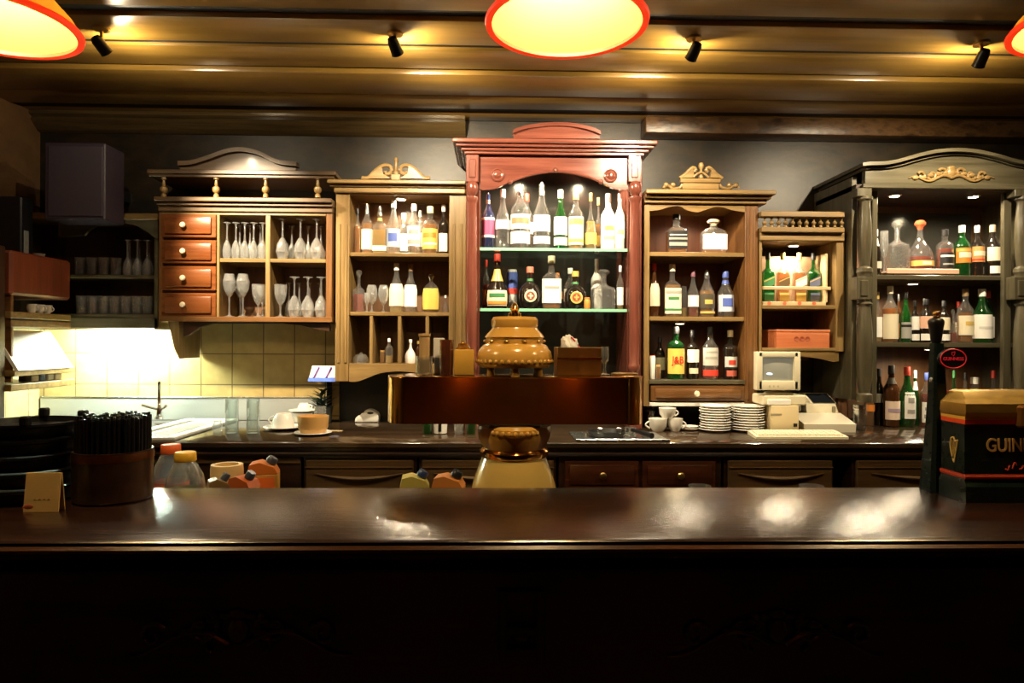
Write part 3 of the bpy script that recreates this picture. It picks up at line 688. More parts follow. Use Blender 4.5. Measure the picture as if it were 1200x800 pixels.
MB().lathe((-2.40, p.y, zt_ + .0005), [(.012, 0), (.014, .004), (.028, .02), (.033, .038), (.030, .038), (.024, .02), (.008, .008)], 16).build('bowl_body', WHITE, o)
MB().lathe((-2.40, p.y, zt_ + .0005), [(.014, .030), (.029, .033), (.028, .036), (.012, .041)], 14).build('sugar_fill', WHITE, o)
zs = at(83, 369, atx(83, 400, XF).y).z
for i, (px, w) in enumerate(((37, .022), (46, .024), (55, .022))):
    p = atx(px, 400, -2.29)
    o = thing('coffee_cup', ('small white cup on the open rack shelf, nearest the tall cupboard', 'white cup in the middle of three on the rack shelf', 'white cup on the rack shelf, the one nearest the corner')[i], 'cup', (-2.29, p.y, zs + .0008), 'white cups on the wall rack')
    MB().lathe((-2.29, p.y, zs + .0008), [(w * .6, 0), (w, .02), (w * 1.05, .045), (w * .95, .045), (w * .8, .012), (.004, .008)], 16).build('cup_body', WHITE, o)
    MB().tube([(-2.29 + w + .012 * math.sin(PI * t), p.y, zs + .012 + .026 * t) for t in [j / 8 for j in range(9)]], .003).build('handle', WHITE, o)
zs = at(88, 444, atx(88, 400, XF).y).z
for i, (px, w, c) in enumerate(((40, .05, (.75, .72, .62)), (49, .03, (.12, .2, .5)), (58, .045, (.72, .75, .78)), (67, .05, (.8, .8, .76)))):
    p = atx(px, 400, -2.28)
    o = tag(MB().box(-2.34, -2.27, p.y - w * .55, p.y + w * .5, zs + .0008, zs + .033, .004).build('tea_box', plain('tea_box_%d' % i, c, .5)), ('cream tea box on the lit rack shelf, nearest the tall cupboard', 'small blue tea box on the lit rack shelf', 'pale blue tea box beside the small blue one on the rack', 'white tea box on the lit rack shelf, nearest the corner')[i], 'box', 'tea boxes on the rack shelf')
# ---------------------------------------------------------------- lamps
RIM = shade_mat('red_glass', (.95, .10, .02), .6); SHADE = shade_mat('amber_shade', (.62, .45, .13), .55)
YP = 1.75
def pendant(px, label):
    c = at(px, 28, YP); R = .208
    o = thing('pendant_lamp', label, 'lamp', c, 'pendant lamps above the bar')
    pr = [(R, 0), (R * .90, .035), (R * .62, .10), (R * .36, .155), (R * .22, .185)]
    mb = MB().lathe(c, [(r * .985, z - .001) for r, z in pr][::-1] + pr, 48, cap0=False, cap1=False)
    mb.build('lamp_shade', SHADE, o)
    MB().lathe(c, [(R * .925, -.004), (R * 1.0, -.005), (R * 1.01, .003), (R * .99, .009), (R * .93, .006), (R * .925, -.004)], 48, cap0=False, cap1=False).build('rim', emit('glowing_red_rim', (1, .035, .004), .85), o)
    MB().lathe(c, [(R * .2, .18), (R * .26, .185), (R * .2, .23), (.02, .25), (.006, .26)], 20).build('cap', BRASSD, o)
    MB().lathe(c, [(.003, .255), (.003, ZC - c.z - .012), (.05, ZC - c.z - .012), (.05, ZC - c.z + .0005)], 10).build('cord', BLACK, o)
    MB().ball(c + Vector((0, 0, .115)), .035, 1, 1, 1.15, 16, 10).build('bulb', emit('pendant_bulb', (1, .86, .55), 30), o)
    lamp('POINT', 'bulb_light', c + Vector((0, 0, .07)), E_PEND, (1, .76, .40), o, .04)
pendant(664, 'amber pendant lamp with red rim hanging above the middle of the bar')
pendant(-15, 'amber pendant lamp with red rim above the left end of the bar')
pendant(1292, 'amber pendant lamp above the right end of the bar, only its red rim showing')
def spot(px, py, aim, label, e=1.0, cone=114):
    p0 = at(px, py, 2.83)
    top = Vector((p0.x, 2.83, ZC - .0005)); c = Vector((p0.x, 2.83, p0.z))
    d = (Vector(aim) - c).normalized()
    o = thing('ceiling_spotlight', label, 'spotlight', top, 'small black spotlights on the ceiling')
    MB().lathe(top, [(.032, 0), (.032, -.008), (.012, -.012), (.007, -.014), (.007, -(top.z - c.z))], 16).build('mount', BRASSD, o)
    q = d.to_track_quat('Z', 'Y').to_matrix().to_4x4()
    M = Matrix.Translation(c) @ q
    MB().lathe((0, 0, 0), [(.003, -.043), (.018, -.039), (.023, -.024), (.025, .026), (.027, .030), (.025, .032), (.022, .015), (.0, .010)], 20).rot(M).build('can', BLACK, o)
    MB().lathe((0, 0, 0), [(.0205, .018), (.0205, .022), (.0, .025)], 16).rot(M).build('lens', emit('halogen_lens', (1, .9, .7), 25), o)
    lamp('SPOT', 'halogen_light', c + d * .04, E_SPOT * e, WARM2, o, .016, c + d, math.radians(cone), .75)
    lamp('POINT', 'lens_spill_light', c + d * .055 + Vector((0, 0, .012)), 108 * .11, WARM2, o, .008)
A = lambda px, py, Y: tuple(at(px, py, Y))
spot(119, 54, A(318, 305, 3.75), 'small black ceiling spotlight furthest to the left, beside the amber lamp', 3.6, 52)
spot(463, 55, A(545, 268, 3.6), 'small black ceiling spotlight above the golden bottle cabinet', 1.3)
spot(813, 61, A(715, 268, 3.6), 'small black ceiling spotlight just right of the middle pendant lamp', 1.3)
spot(1150, 69, A(1060, 268, 3.45), 'small black ceiling spotlight above the olive grey cabinet')
def puck(px, Yq, z, label, e, col=WARM2, aim=None):
    x = at(px, 300, Yq).x
    o = thing('puck_light', label, 'light', (x, Yq, z), 'small lights inside the cabinets')
    MB().lathe((x, Yq, z), [(.036, 0), (.036, -.008), (.028, -.012), (.026, -.009), (0, -.009)], 20).build('housing', CHROME, o)
    MB().lathe((x, Yq, z), [(.024, -.0095), (.022, -.0125), (0, -.014)], 16).build('lens', emit('puck_lens', (1, .88, .62), 18), o)
    lamp('SPOT', 'puck_lamp_light', (x, Yq, z - .02), e, col, o, .02, (x, Yq + .02, z - 1), math.radians(165), .5)
zc = lambda px, py, Y: at(px, py, Y).z
puck(470, 3.80, zc(470, 228, 3.72), 'round puck light under the top of the golden bottle cabinet', E_PUCK * 2.2)
puck(612, 3.72, zc(650, 184.5, 3.62), 'puck light hidden behind the red arch, toward the drawer cabinet', E_PUCK * 4.5)
puck(690, 3.72, zc(650, 184.5, 3.62), 'puck light hidden behind the red arch, toward the brown cabinet', E_PUCK * 4.5)
puck(797, 3.68, zc(797, 376.5, 3.63), 'bright small light under the lower shelf of the brown cabinet', E_PUCK * .5)
puck(818, 3.74, zc(818, 240, 3.64), 'puck light under the top of the brown cabinet', E_PUCK * 1.0)
puck(930, 3.72, zc(930, 282.5, 3.608), 'puck light under the top of the small spindle-topped cabinet', E_PUCK * 1.6)
puck(1048, 3.62, zc(1119, 222.5, 3.50), 'bright puck light under the olive grey cabinet top, by its column', E_PUCK * 2.4)
puck(1140, 3.62, zc(1119, 222.5, 3.50), 'second puck light under the olive grey cabinet top, mirror side', E_PUCK * 2.0)
puck(1070, 3.70, zc(1119, 328.5, 3.58), 'puck light under the upper shelf of the olive grey cabinet', E_PUCK * 1.1)
puck(1090, 3.70, zc(1119, 407.5, 3.58), 'puck light under the lower shelf of the olive grey cabinet', E_PUCK * 1.2)
# fluorescent tube under the corner cabinet
x0, x1 = at(98, 380, 3.86).x, at(182, 380, 3.86).x; zt_ = at(140, 376, 3.86).z
tl = thing('tube_light', 'fluorescent tube fixture under the dark corner cabinet above the sink', 'light', ((x0 + x1) / 2, 3.82, zt_))
MB().box(x0, x1, 3.79, 3.85, zt_ - .016, zt_ - .0, .004).build('housing', WHITE, tl)
MB().lathe((x0 + .01, 3.82, zt_ - .026), [(.009, 0), (.009, x1 - x0 - .02)], 12, axis='x').build('tube', emit('tube_glow', TUBE, E_TUBE), tl)
for xs_, d_ in ((-.8, 'added unseen lamp with amber shade on the wall facing the bar, window side'), (1.4, 'added unseen lamp with amber shade on the wall facing the bar, door side')):  # added lamps out of view, to warm the brass and carved bar front
    o = thing('added_wall_lamp', d_.replace(', window side', ', facing the sink end').replace(', door side', ', facing the dispenser end'), 'lamp', (xs_, -3.199, 1.95), 'added unseen lamps facing the bar')
    MB().lathe((xs_, -3.199, 1.95), [(.05, 0), (.05, -.012), (.03, -.02), (.001, -.02)], 20, axis='y').build('backplate', BRASSD, o)
    MB().tube([(xs_, -3.185, 1.95), (xs_, -3.10, 1.93), (xs_, -3.06, 1.96), (xs_, -3.06, 1.99)], .008).build('arm', BRASSD, o)
    MB().lathe((xs_, -3.06, 1.99), [(.03, 0), (.09, .02), (.11, .10), (.10, .16), (.098, .16), (.107, .10), (.087, .022), (.03, .003)], 28, cap0=False, cap1=False).build('lamp_shade', SHADE, o)
    lamp('POINT', 'added_wall_lamp_light', (xs_, -3.06, 2.07), E_FILL, (1, .52, .22), o, .04)

# ---------------------------------------------------------------- bottles
# profiles: (r, z, superellipse) with r in body radii, z in heights
SH = {
 'std':    ([(.90, 0), (1, .015), (1, .56), (.95, .62), (.6, .70), (.40, .755), (.36, .80), (.34, .97)], 1, 2, .36),
 'slope':  ([(.92, 0), (1, .015), (1, .46), (.93, .54), (.62, .64), (.42, .72), (.34, .80), (.32, .97)], 1, 2, .36),
 'port':   ([(.90, 0), (1, .015), (1, .60), (.97, .65), (.72, .70), (.40, .73), (.36, .78), (.40, .86), (.34, .97)], 1, 2, .4),
 'square': ([(.92, 0, 6), (1, .015, 6), (1, .56, 6), (.95, .60, 5), (.62, .66, 3), (.36, .69, 2), (.33, .75, 2), (.31, .97, 2)], .75, 6, .36),
 'wide':   ([(.92, 0, 5), (1, .02, 5), (1, .55, 5), (.93, .64, 4), (.60, .72, 2.6), (.30, .76, 2), (.26, .97, 2)], .6, 5, .32),
 'squat':  ([(.80, 0), (1, .07), (1, .28), (.86, .38), (.52, .50), (.34, .62), (.25, .72), (.25, .97)], .9, 2, .27),
 'round':  ([(.55, 0), (.80, .07), (.97, .20), (1, .31), (.95, .43), (.76, .54), (.45, .62), (.28, .66), (.25, .72), (.24, .97)], .95, 2, .30),
 'flask':  ([(.75, 0), (.92, .03), (1, .15), (1, .48), (.88, .62), (.55, .72), (.25, .76), (.2, .82), (.2, .97)], .55, 2.4, .24),
 'decanter': ([(.95, 0, 7), (1, .02, 7), (1, .46, 7), (.92, .53, 5), (.48, .58, 3), (.28, .63, 2), (.26, .80, 2)], .95, 7, .36),
 'bell':   ([(.95, 0), (1, .02), (.98, .30), (.80, .44), (.46, .56), (.24, .66), (.19, .78), (.20, .86)], 1, 2, .27),
 'jar':    ([(.92, 0), (1, .03), (1, .72), (.9, .80), (.75, .84), (.75, .96)], 1, 2, .82),
 'can':    ([(.85, 0), (1, .03), (1, .93), (.86, .985)], 1, 2, .8),
}
BODY = {'clear': GCLR, 'cut': GCUT, 'green': GGRN, 'dark': GDRK, 'brown': GBRN, 'blue': GBLU}
LIQ = {'amb': L_AMB, 'red': L_RED, 'gold': L_GLD, 'water': None}
def pm(c, r=.45): return plain('paint_%02x%02x%02x' % tuple(int(v * 255) for v in c), c, r)
CR = (.80, .72, .52); WH = (.86, .85, .80); YE = (.80, .60, .12); RD = (.62, .05, .03); BK = (.015, .015, .016); GD = (.62, .44, .12); BL_ = (.08, .13, .45); GN = (.05, .22, .08); GY = (.35, .35, .32); PK = (.75, .45, .32); OR = (.75, .25, .04); SV = (.6, .6, .58)
def shell(prof, R, H, sy, n, z0, z1, half, off=.0012, seg=20):
    """curved sheet following the body between heights z0..z1 (fractions), +-half angle about the front"""
    def rad(z):
        for (a, b) in zip(prof, prof[1:]):
            if a[1] <= z <= b[1]:
                t = (z - a[1]) / max(1e-6, b[1] - a[1]); return a[0] + (b[0] - a[0]) * t
        return prof[-1][0]
    mb = MB(); rows = []
    zs_ = [z0 + (z1 - z0) * i / 4 for i in range(5)]
    for o_ in (off, off + .0006):
        for z in (zs_ if o_ == off else zs_[::-1]):
            row = []
            for k in range(seg + 1):
                t = -PI / 2 - half + 2 * half * k / seg; c, s = math.cos(t), math.sin(t); r = rad(z) * R + o_
                row.append(Vector((r * math.copysign(abs(c) ** (2 / n), c), (r * math.copysign(abs(s) ** (2 / n), s)) * sy - (o_ if sy < .99 else 0), z * H)))
            rows.append(row)
    return mb.rings(rows, close=False)
def bottle(px, w, top, base, zsh, Y, shape, body, label, liq=None, fill=.55, cap=BK, lab=None, lz=(.12, .45), half=1.25, bands=(), pourer=False, stopper=None, foil=None, name='bottle', cat='bottle', group=None, H=None, extra=None):
    k2 = sc(px, Y); R = w * k2 / 2; H = H or max(.04, (base - top) * k2)
    prof, sy, n, rc = SH[shape]
    x = at(px, base, Y).x
    o = thing(name, label, cat, (x, Y, zsh + .0006), group)
    full = [(r[0] * R, r[1] * H, (r[2] if len(r) > 2 else n)) for r in prof]
    MB().lathe((0, 0, 0), full, 20, 2, sy).build('glass_body', BODY.get(body) or pm(body), o, at_world=False)
    if liq:
        L = []
        for r in prof:
            if r[1] <= fill: L.append((r[0] * R * .9, max(.004, r[1] * H), r[2] if len(r) > 2 else n))
        L.append((L[-1][0], fill * H, L[-1][2]))
        MB().lathe((0, 0, 0), L, 18, 2, sy * .98).build('liquid', LIQ[liq], o, at_world=False)
    if stopper:
        rr = rc * R
        MB().lathe((0, 0, 0), [(rr * .6, H * .80), (rr * .8, H * .83), (rr * .9, H * .86), (rr * 1.5, H * .90), (rr * 1.55, H * .94), (rr, H * .985), (.001, H)], 14).build('stopper', stopper, o, at_world=False)
    elif pourer:
        rr = rc * R
        MB().lathe((0, 0, 0), [(rr * 1.05, H * .80), (rr * 1.05, H * .87), (rr * .7, H * .885), (rr * .45, H * .93), (rr * .3, H), (.0008, H)], 12).build('pourer', STEEL, o, at_world=False)
    elif cap is not None:
        rr = rc * R * 1.08
        MB().lathe((0, 0, 0), [(rr, H * .86), (rr, H * .99), (rr * .9, H), (.0005, H)], 16).build('cap', pm(cap), o, at_world=False)
    if foil:
        fp = [(r[0] * R * 1.04 + .0006, r[1] * H) for r in prof if r[1] >= foil[1] and r[1] <= .9]
        if len(fp) > 1: MB().lathe((0, 0, 0), fp, 18, 2, 1 if sy > .8 else 1).build('foil', pm(foil[0], .3), o, at_world=False)
    if lab is not None:
        lb = shell(prof, R, H, sy, n, lz[0], lz[1], half).build('paper_label', pm(lab), o, at_world=False)
        for b0, b1, c, h in bands:
            z0, z1 = lz[0] + (lz[1] - lz[0]) * b0, lz[0] + (lz[1] - lz[0]) * b1
            shell(prof, R, H, sy, n, z0, z1, half * h, .0022).build('label_print', pm(c), lb, at_world=False)
    if extra: extra(o, R, H, x, Y, zsh, sy)
    return o
def emblem(c_out, c_in, zf, rf):
    def f(o, R, H, x, Y, zsh, sy):
        p = Vector((x, Y - R * sy * 1.0 - .002, zsh + zf * H)); r = rf * R
        MB().lathe(p, [(r, 0), (r, .003), (r * .72, .004), (r * .7, .002)], 24, axis='y', cap0=True, cap1=True).build('round_badge', pm(c_out, .3), o)
        MB().lathe(p + Vector((0, -.0025, 0)), [(r * .68, 0), (r * .66, .002), (.0005, .002)], 20, axis='y').build('badge_disc', pm(c_in), o)
        mb = MB().box(p.x - r * .12, p.x + r * .12, p.y - .0065, p.y - .004, p.z - r * .45, p.z + r * .45); mb.box(p.x - r * .4, p.x + r * .4, p.y - .0062, p.y - .004, p.z - r * .12, p.z + r * .14)
        mb.build('badge_cross', pm(c_out, .3), o)
    return f
def word(txt, size, zf, c, sx=1, shear=0):
    def f(o, R, H, x, Y, zsh, sy):
        lettering('lettering', txt, size, (x, Y - R * sy - .0045, zsh + zf * H), pm(c), o, .0008, shear, sx=sx)
    return f
# golden cabinet, upper shelf
T = 'on the golden cabinet upper shelf'
z = zc(468, 296, 3.73) ; Yb = 3.83
bottle(419, 8, 243, 296, z, 3.79, 'std', 'clear', 'amber bottle with black cap beside the left stile, ' + T, 'amb', .6)
bottle(430, 13, 237, 296, z, 3.80, 'std', 'clear', 'amber bottle with cream label and glass pourer ' + T, 'amb', .6, None, CR, (.08, .48), pourer=True)
bottle(445, 16, 240, 296, z, 3.80, 'square', 'clear', 'square gold tequila bottle with red and gold neck ' + T, 'gold', .5, RD, WH, (.06, .16), foil=(GD, .68), pourer=True)
bottle(461, 16, 233, 296, z, 3.80, 'slope', 'clear', 'clear bottle with blue printed label and white cap ' + T, None, 0, WH, (.42, .5, .62), (.12, .46), bands=((.3, .75, BL_, .5),))
bottle(473, 14, 246, 296, z, 3.88, 'std', 'clear', 'clear bottle with plain white label, set back ' + T, None, 0, WH, WH, (.1, .5))
bottle(485, 15, 237, 296, z, 3.80, 'std', 'clear', 'clear bottle with white label and grey print ' + T, None, 0, WH, WH, (.15, .55), bands=((.1, .32, GY, .8), (.6, .8, GY, .6)))
bottle(492.5, 10, 242, 296, z, 3.90, 'std', 'clear', 'slim clear bottle standing behind two others ' + T, None, 0, WH, WH, (.2, .5))
bottle(504, 18, 240, 296, z, 3.80, 'port', 'clear', 'amber rum bottle with yellow label and cream cap ' + T, 'amb', .62, CR, YE, (.10, .52), bands=((.55, .8, OR, .7), (.2, .3, WH, .8)))
bottle(519.5, 12, 237, 296, z, 3.82, 'std', 'dark', 'dark bottle with tall white label and white cap ' + T, None, 0, WH, WH, (.06, .42), half=.9)
T = 'on the golden cabinet lower shelf'
z = zc(468, 365.5, 3.73)
bottle(420.5, 13, 316, 365.5, z, 3.79, 'decanter', 'cut', 'small cut decanter of red spirit with ball stopper ' + T, 'red', .42, stopper=GCLR, name='decanter', cat='decanter')
bottle(464.5, 16, 308, 365.5, z, 3.81, 'slope', 'clear', 'bottle with cream label and white cap ' + T, 'gold', .2, WH, CR, (.13, .58), half=1.4)
bottle(481, 15, 309, 365.5, z, 3.82, 'slope', 'clear', 'bottle with white label and dark cap ' + T, None, 0, (.2, .13, .07), WH, (.12, .57), half=1.4)
bottle(505, 20, 320, 365.5, z, 3.80, 'flask', 'clear', 'flat oval bottle with yellow label and silver stopper ' + T, 'amb', .3, stopper=CHROME, lab=YE, lz=(.08, .62), half=1.1)
bottle(522, 8, 345, 365.5, z, 3.82, 'bell', 'clear', 'tiny clear bottle by the right stile ' + T, None, 0, WH)
def wineglass(name='wine_glass', H=.17, R=.036, stem=.45, bowl='tulip', m=None):
    t = .0012
    if bowl == 'tulip': up = [(.3, stem), (.75, stem + .12), (1, stem + .28), (.95, stem + .42), (.82, 1)]
    elif bowl == 'coupe': up = [(.2, stem), (.7, stem + .15), (1, stem + .35), (1.05, 1)]
    elif bowl == 'flute': up = [(.2, stem), (.5, stem + .1), (.62, .7), (.58, 1)]
    else: up = [(.35, stem), (.9, stem + .15), (1.1, stem + .35), (1.0, .85), (.75, 1)]
    prof = [(R * .82, 0), (R * .82, .002), (R * .3, .006), (.0045, .018), (.0038, stem * H * .6), (.006, stem * H * .96)] + [(r * R, z * H) for r, z in up] + [(r * R - t, z * H) for r, z in up[::-1]] + [(.002, stem * H + .008)]
    return MB().lathe((0, 0, 0), prof, 18)
def put(mesh_ob, px, py, Y, z, label, cat, group, inv=0):
    x = at(px, py, Y).x
    o = bpy.data.objects.new(mesh_ob.name.split('.')[0], mesh_ob.data); COL.objects.link(o)
    o.location = (x, Y, z + .0006)
    return tag(o, label, cat, group)
def proto(name, mb, m=GSTEM):
    o = mb.build(name, m); COL.objects.unlink(o); return o
k2 = sc(300, 3.75)
WG = proto('wine_glass', wineglass(H=42 * k2, R=5.1 * k2, stem=.5))
WGI = proto('wine_glass', wineglass(H=42 * k2, R=5.1 * k2, stem=.5).rot(Matrix.Translation((0, 0, 42 * k2)) @ Matrix.Rotation(PI, 4, 'X')))
WGI2 = proto('wine_glass', wineglass(H=47 * k2, R=7.0 * k2, stem=.48, bowl='balloon').rot(Matrix.Translation((0, 0, 47 * k2)) @ Matrix.Rotation(PI, 4, 'X')))
SNI = proto('brandy_glass', wineglass(H=50 * k2, R=7 * k2, stem=.48, bowl='balloon'))
COU = proto('dessert_glass', wineglass(H=38 * k2, R=7 * k2, stem=.35, bowl='coupe'))
FLU = proto('tall_glass', wineglass(H=44 * k2, R=11 * k2, stem=.2, bowl='flute'))
TUM = proto('tumbler', MB().lathe((0, 0, 0), [(.022, 0), (.024, .002), (.028, .10), (.0265, .10), (.022, .012), (.001, .010)], 18))
zU, zL = zc(320, 303, 3.72), zc(320, 371, 3.70)
def fillrow(m, pxs, Ys, z, label, grp, cat='glass'):
    for Yq in Ys:
        for p in pxs: put(m, p, 0 + 300, Yq, z, label, cat, grp)
fillrow(WGI, [266, 276.4, 286.8, 297.2, 307.7], (3.74,), zU, 'stemmed wine glass upside down in front, in the upper cubby beside the drawers', 'front wine glasses in the upper cubby beside the drawers')
fillrow(WGI, [281, 293, 305], (3.83, 3.905), zU, 'stemmed wine glass upside down behind the front row, upper cubby beside the drawers', 'rear wine glasses in the upper cubby beside the drawers')
fillrow(WGI2, [331, 352, 371], (3.75,), zU, 'larger stemmed glass upside down in front, upper cubby at the cabinet end', 'front glasses in the upper end cubby')
fillrow(WGI, [342, 361, 376], (3.84, 3.91), zU, 'stemmed glass upside down at the back of the upper end cubby', 'rear glasses in the upper end cubby')
fillrow(SNI, [269, 285], (3.745,), zL, 'balloon-shaped glass standing upright in the lower cubby beside the drawers', 'balloon glasses in the lower cubby')
fillrow(SNI, [282], (3.87,), zL, 'balloon glass at the back of the lower cubby beside the drawers', 'rear balloon glasses in the lower cubby')
fillrow(COU, [303, ], (3.745,), zL, 'wide dessert glass in front in the lower cubby beside the drawers', 'dessert glasses in front of the lower cubby')
fillrow(COU, [308], (3.86,), zL, 'wide dessert glass at the back of the lower cubby beside the drawers', 'dessert glasses at the back of the lower cubby')
fillrow(COU, [329], (3.75,), zL, 'low wide glass at the near corner of the lower end cubby', 'low glass in the lower end cubby')
fillrow(WGI2, [345.3, 361, 376.6], (3.75,), zL, 'large stemmed glass upside down in front, lower end cubby', 'front glasses in the lower end cubby')
fillrow(WGI, [339, 351, 363, 375], (3.85, 3.92), zL, 'stemmed glass upside down at the back of the lower end cubby', 'rear glasses in the lower end cubby')
zA, zB = zz_ and at(150, 322, 3.74).z, at(150, 368, 3.74).z
fillrow(TUM, [94, 108, 122, 136], (3.82,), zA, 'plain tumbler in the shadowed part of the corner cabinet upper shelf', 'tumblers on the corner cabinet upper shelf')
fillrow(WGI, [149.5, 161, 172.5], (3.80,), zA, 'stemmed glass upside down on the corner cabinet upper shelf', 'stemmed glasses on the corner cabinet upper shelf')
fillrow(WGI, [152, 163.5, 175], (3.88,), zA, 'stemmed glass at the back of the corner cabinet upper shelf', 'rear stemmed glasses on the corner cabinet upper shelf')
fillrow(TUM, [96, 109, 122, 135, 148, 161, 173], (3.80,), zB, 'tumbler in the front row on the corner cabinet lower shelf', 'front tumblers on the corner cabinet lower shelf')
fillrow(TUM, [101, 114, 127, 140, 153, 166], (3.89,), zB, 'tumbler in the back row on the corner cabinet lower shelf', 'rear tumblers on the corner cabinet lower shelf')
z = zc(468, 365.5, 3.73)
SN2 = proto('brandy_glass', wineglass(H=32 * sc(440, 3.8), R=6.1 * sc(440, 3.8), stem=.3, bowl='balloon'))
put(SN2, 435.7, 366, 3.80, z, 'brandy glass on the golden cabinet lower shelf, beside the small decanter', 'glass', 'brandy glasses in the golden cabinet')
put(SN2, 449.4, 366, 3.81, z, 'brandy glass on the golden cabinet lower shelf, beside the cream-labelled bottle', 'glass', 'brandy glasses in the golden cabinet')
SN3 = proto('liqueur_glass', wineglass(H=22 * sc(440, 3.8), R=3.4 * sc(440, 3.8), stem=.4))
put(SN3, 430, 366, 3.745, z, 'tiny liqueur glass in front of the small cut decanter', 'glass', 'liqueur glass')
z = zc(468, 426, 3.73)
o = thing('glass_dome', 'low glass dome in the first pigeonhole of the golden cabinet', 'dome', (at(423, 426, 3.8).x, 3.8, z))
MB().lathe(tuple(at(423, 426, 3.8).xy) + (z + .0006,), [(.043, 0), (.045, .004), (.042, .028), (.03, .045), (.008, .052), (.008, .056), (.003, .06)], 20).build('dome_body', GSTEM, o)
bottle(448, 6, 411, 426, z, 3.80, 'jar', 'clear', 'tiny amber jar in the second pigeonhole', 'amb', .8, (.5, .3, .1), name='jar', cat='jar')
bottle(456, 9, 397, 426, z, 3.79, 'std', 'clear', 'small clear bottle in the second pigeonhole', 'gold', .3, WH)
bottle(481, 13, 398, 426, z, 3.79, 'bell', (.72, .66, .62), 'pale china carafe in the third pigeonhole', None, 0, WH, name='carafe', cat='carafe')
bottle(490, 7, 400, 426, z, 3.85, 'std', 'brown', 'tiny brown bottle behind the pale carafe', None, 0, GD)
# red cabinet, upper glass shelf
T = 'on the red cabinet upper glass shelf'
z = zc(650, 290.5, 3.65); Yq = 3.74
bottle(572, 15, 224, 290.5, z, Yq, 'std', 'blue', 'dark blue bottle with red and violet label ' + T, None, 0, None, (.3, .06, .16), (.2, .55), pourer=True, bands=((.0, .12, WH, 1), (.88, 1, WH, 1)))
bottle(589, 17, 220, 290.5, z, Yq, 'slope', 'clear', 'clear bottle with narrow white band label ' + T, None, 0, WH, WH, (.33, .48))
bottle(609.5, 23, 213, 290.5, z, Yq, 'std', 'clear', 'largest clear bottle with red-printed label and pourer ' + T, None, 0, None, WH, (.30, .52), pourer=True, foil=(RD, .79), bands=((.35, .75, (.75, .2, .1), .8),), extra=lambda o, R, H, x, Y, zs, sy: shell(SH['std'][0], R, H, 1, 2, .08, .26, 1.3).build('lower_label', pm(WH), o, at_world=False))
bottle(617, 16, 222, 290.5, z, 3.84, 'std', 'clear', 'clear red-capped bottle hidden behind the largest one ' + T, None, 0, RD, WH, (.3, .5))
bottle(634.6, 20, 211, 290.5, z, Yq, 'slope', 'clear', 'clear gin bottle with white label and tall pourer ' + T, None, 0, None, WH, (.26, .50), pourer=True, extra=lambda o, R, H, x, Y, zs, sy: shell(SH['slope'][0], R, H, 1, 2, .08, .19, 1.2).build('lower_label', pm(WH), o, at_world=False))
bottle(656.5, 16, 220, 290.5, z, Yq, 'slope', 'green', 'green gin bottle with white label and white cap ' + T, None, 0, WH, WH, (.24, .54), extra=lambda o, R, H, x, Y, zs, sy: shell(SH['slope'][0], R, H, 1, 2, .07, .2, 1.2).build('lower_label', pm(WH), o, at_world=False))
bottle(674.5, 18, 222, 290.5, z, Yq, 'std', 'clear', 'clear bottle with cream label and gold capsule ' + T, 'gold', .1, GD, CR, (.08, .56), bands=((.72, .92, GD, .8), (.1, .2, GD, 1)))
bottle(692, 14, 223, 290.5, z, 3.75, 'bell', 'clear', 'gold liqueur bottle with long neck ' + T, 'gold', .5, GD, YE, (.10, .3))
bottle(701, 12, 226, 290.5, z, 3.83, 'bell', 'clear', 'second gold liqueur bottle, set back ' + T, 'amb', .5, GD, GD, (.10, .3))
bottle(712.5, 17, 224, 290.5, z, Yq, 'std', (.80, .78, .72), 'white coconut-rum bottle with tan print ' + T, None, 0, WH, WH, (.1, .5), bands=((.2, .35, (.6, .42, .25), .6), (.6, .8, GD, .5)))
bottle(726, 11, 225, 290.5, z, 3.70, 'std', (.78, .74, .66), 'white bottle beside the far column ' + T, None, 0, WH, WH, (.2, .5), bands=((.2, .5, (.6, .42, .25), .6),))
T = 'on red cabinet lower glass shelf'
z = zc(650, 361.5, 3.65)
bottle(569.5, 8, 303, 361.5, z, 3.85, 'std', 'clear', 'red-capped bottle half behind the column ' + T, 'red', .5, RD, OR, (.1, .4))
bottle(582.5, 27, 297, 361.5, z, Yq, 'squat', 'dark', 'squat dark bottle with orange-cream label ' + T, None, 0, RD, CR, (.05, .33), half=1.0, foil=(GD, .5), bands=((.1, .3, OR, .9), (.55, .8, GN, .7)))
bottle(600, 12, 314, 354, z, 3.86, 'can', SV, 'blue and silver drink can with red stripe ' + T, None, 0, None, BL_, (.5, .92), 2.6, name='drink_can', cat='can', bands=((-.25, .05, RD, .9),), H=48 * sc(600, 3.86))
bottle(621, 26, 312, 361.5, z, Yq, 'round', 'dark', 'round black bitters bottle with red-white cap ' + T, None, 0, (.7, .2, .13), None, pourer=False, foil=(GN, .66), extra=emblem((.75, .62, .45), (.25, .06, .04), .30, .55))
bottle(646, 22, 299, 361.5, z, Yq, 'square', 'clear', 'clear square bottle with big white label and cream cap ' + T, 'amb', .12, CR, WH, (.11, .56), half=1.35, bands=((.6, .7, GY, .3),))
bottle(653, 12, 318, 361.5, z, 3.85, 'std', 'clear', 'orange liqueur bottle peeking from behind the white label ' + T, 'red', .6, OR, OR, (.3, .5))
bottle(668, 15, 312, 361.5, z, 3.85, 'std', 'clear', 'clear white-capped bottle behind the gold-badged round one ' + T, None, 0, WH, WH, (.2, .5))
bottle(674, 26, 317, 361.5, z, Yq, 'round', 'dark', 'round black bitters bottle with green neck and gold cap ' + T, None, 0, GD, None, foil=(GN, .66), extra=emblem(GD, (.35, .07, .04), .30, .55))
bottle(688, 7, 348, 361.5, z, 3.68, 'jar', (.75, .3, .06), 'little orange jar beside the cut decanter ' + T, None, 0, OR, name='jar', cat='jar')
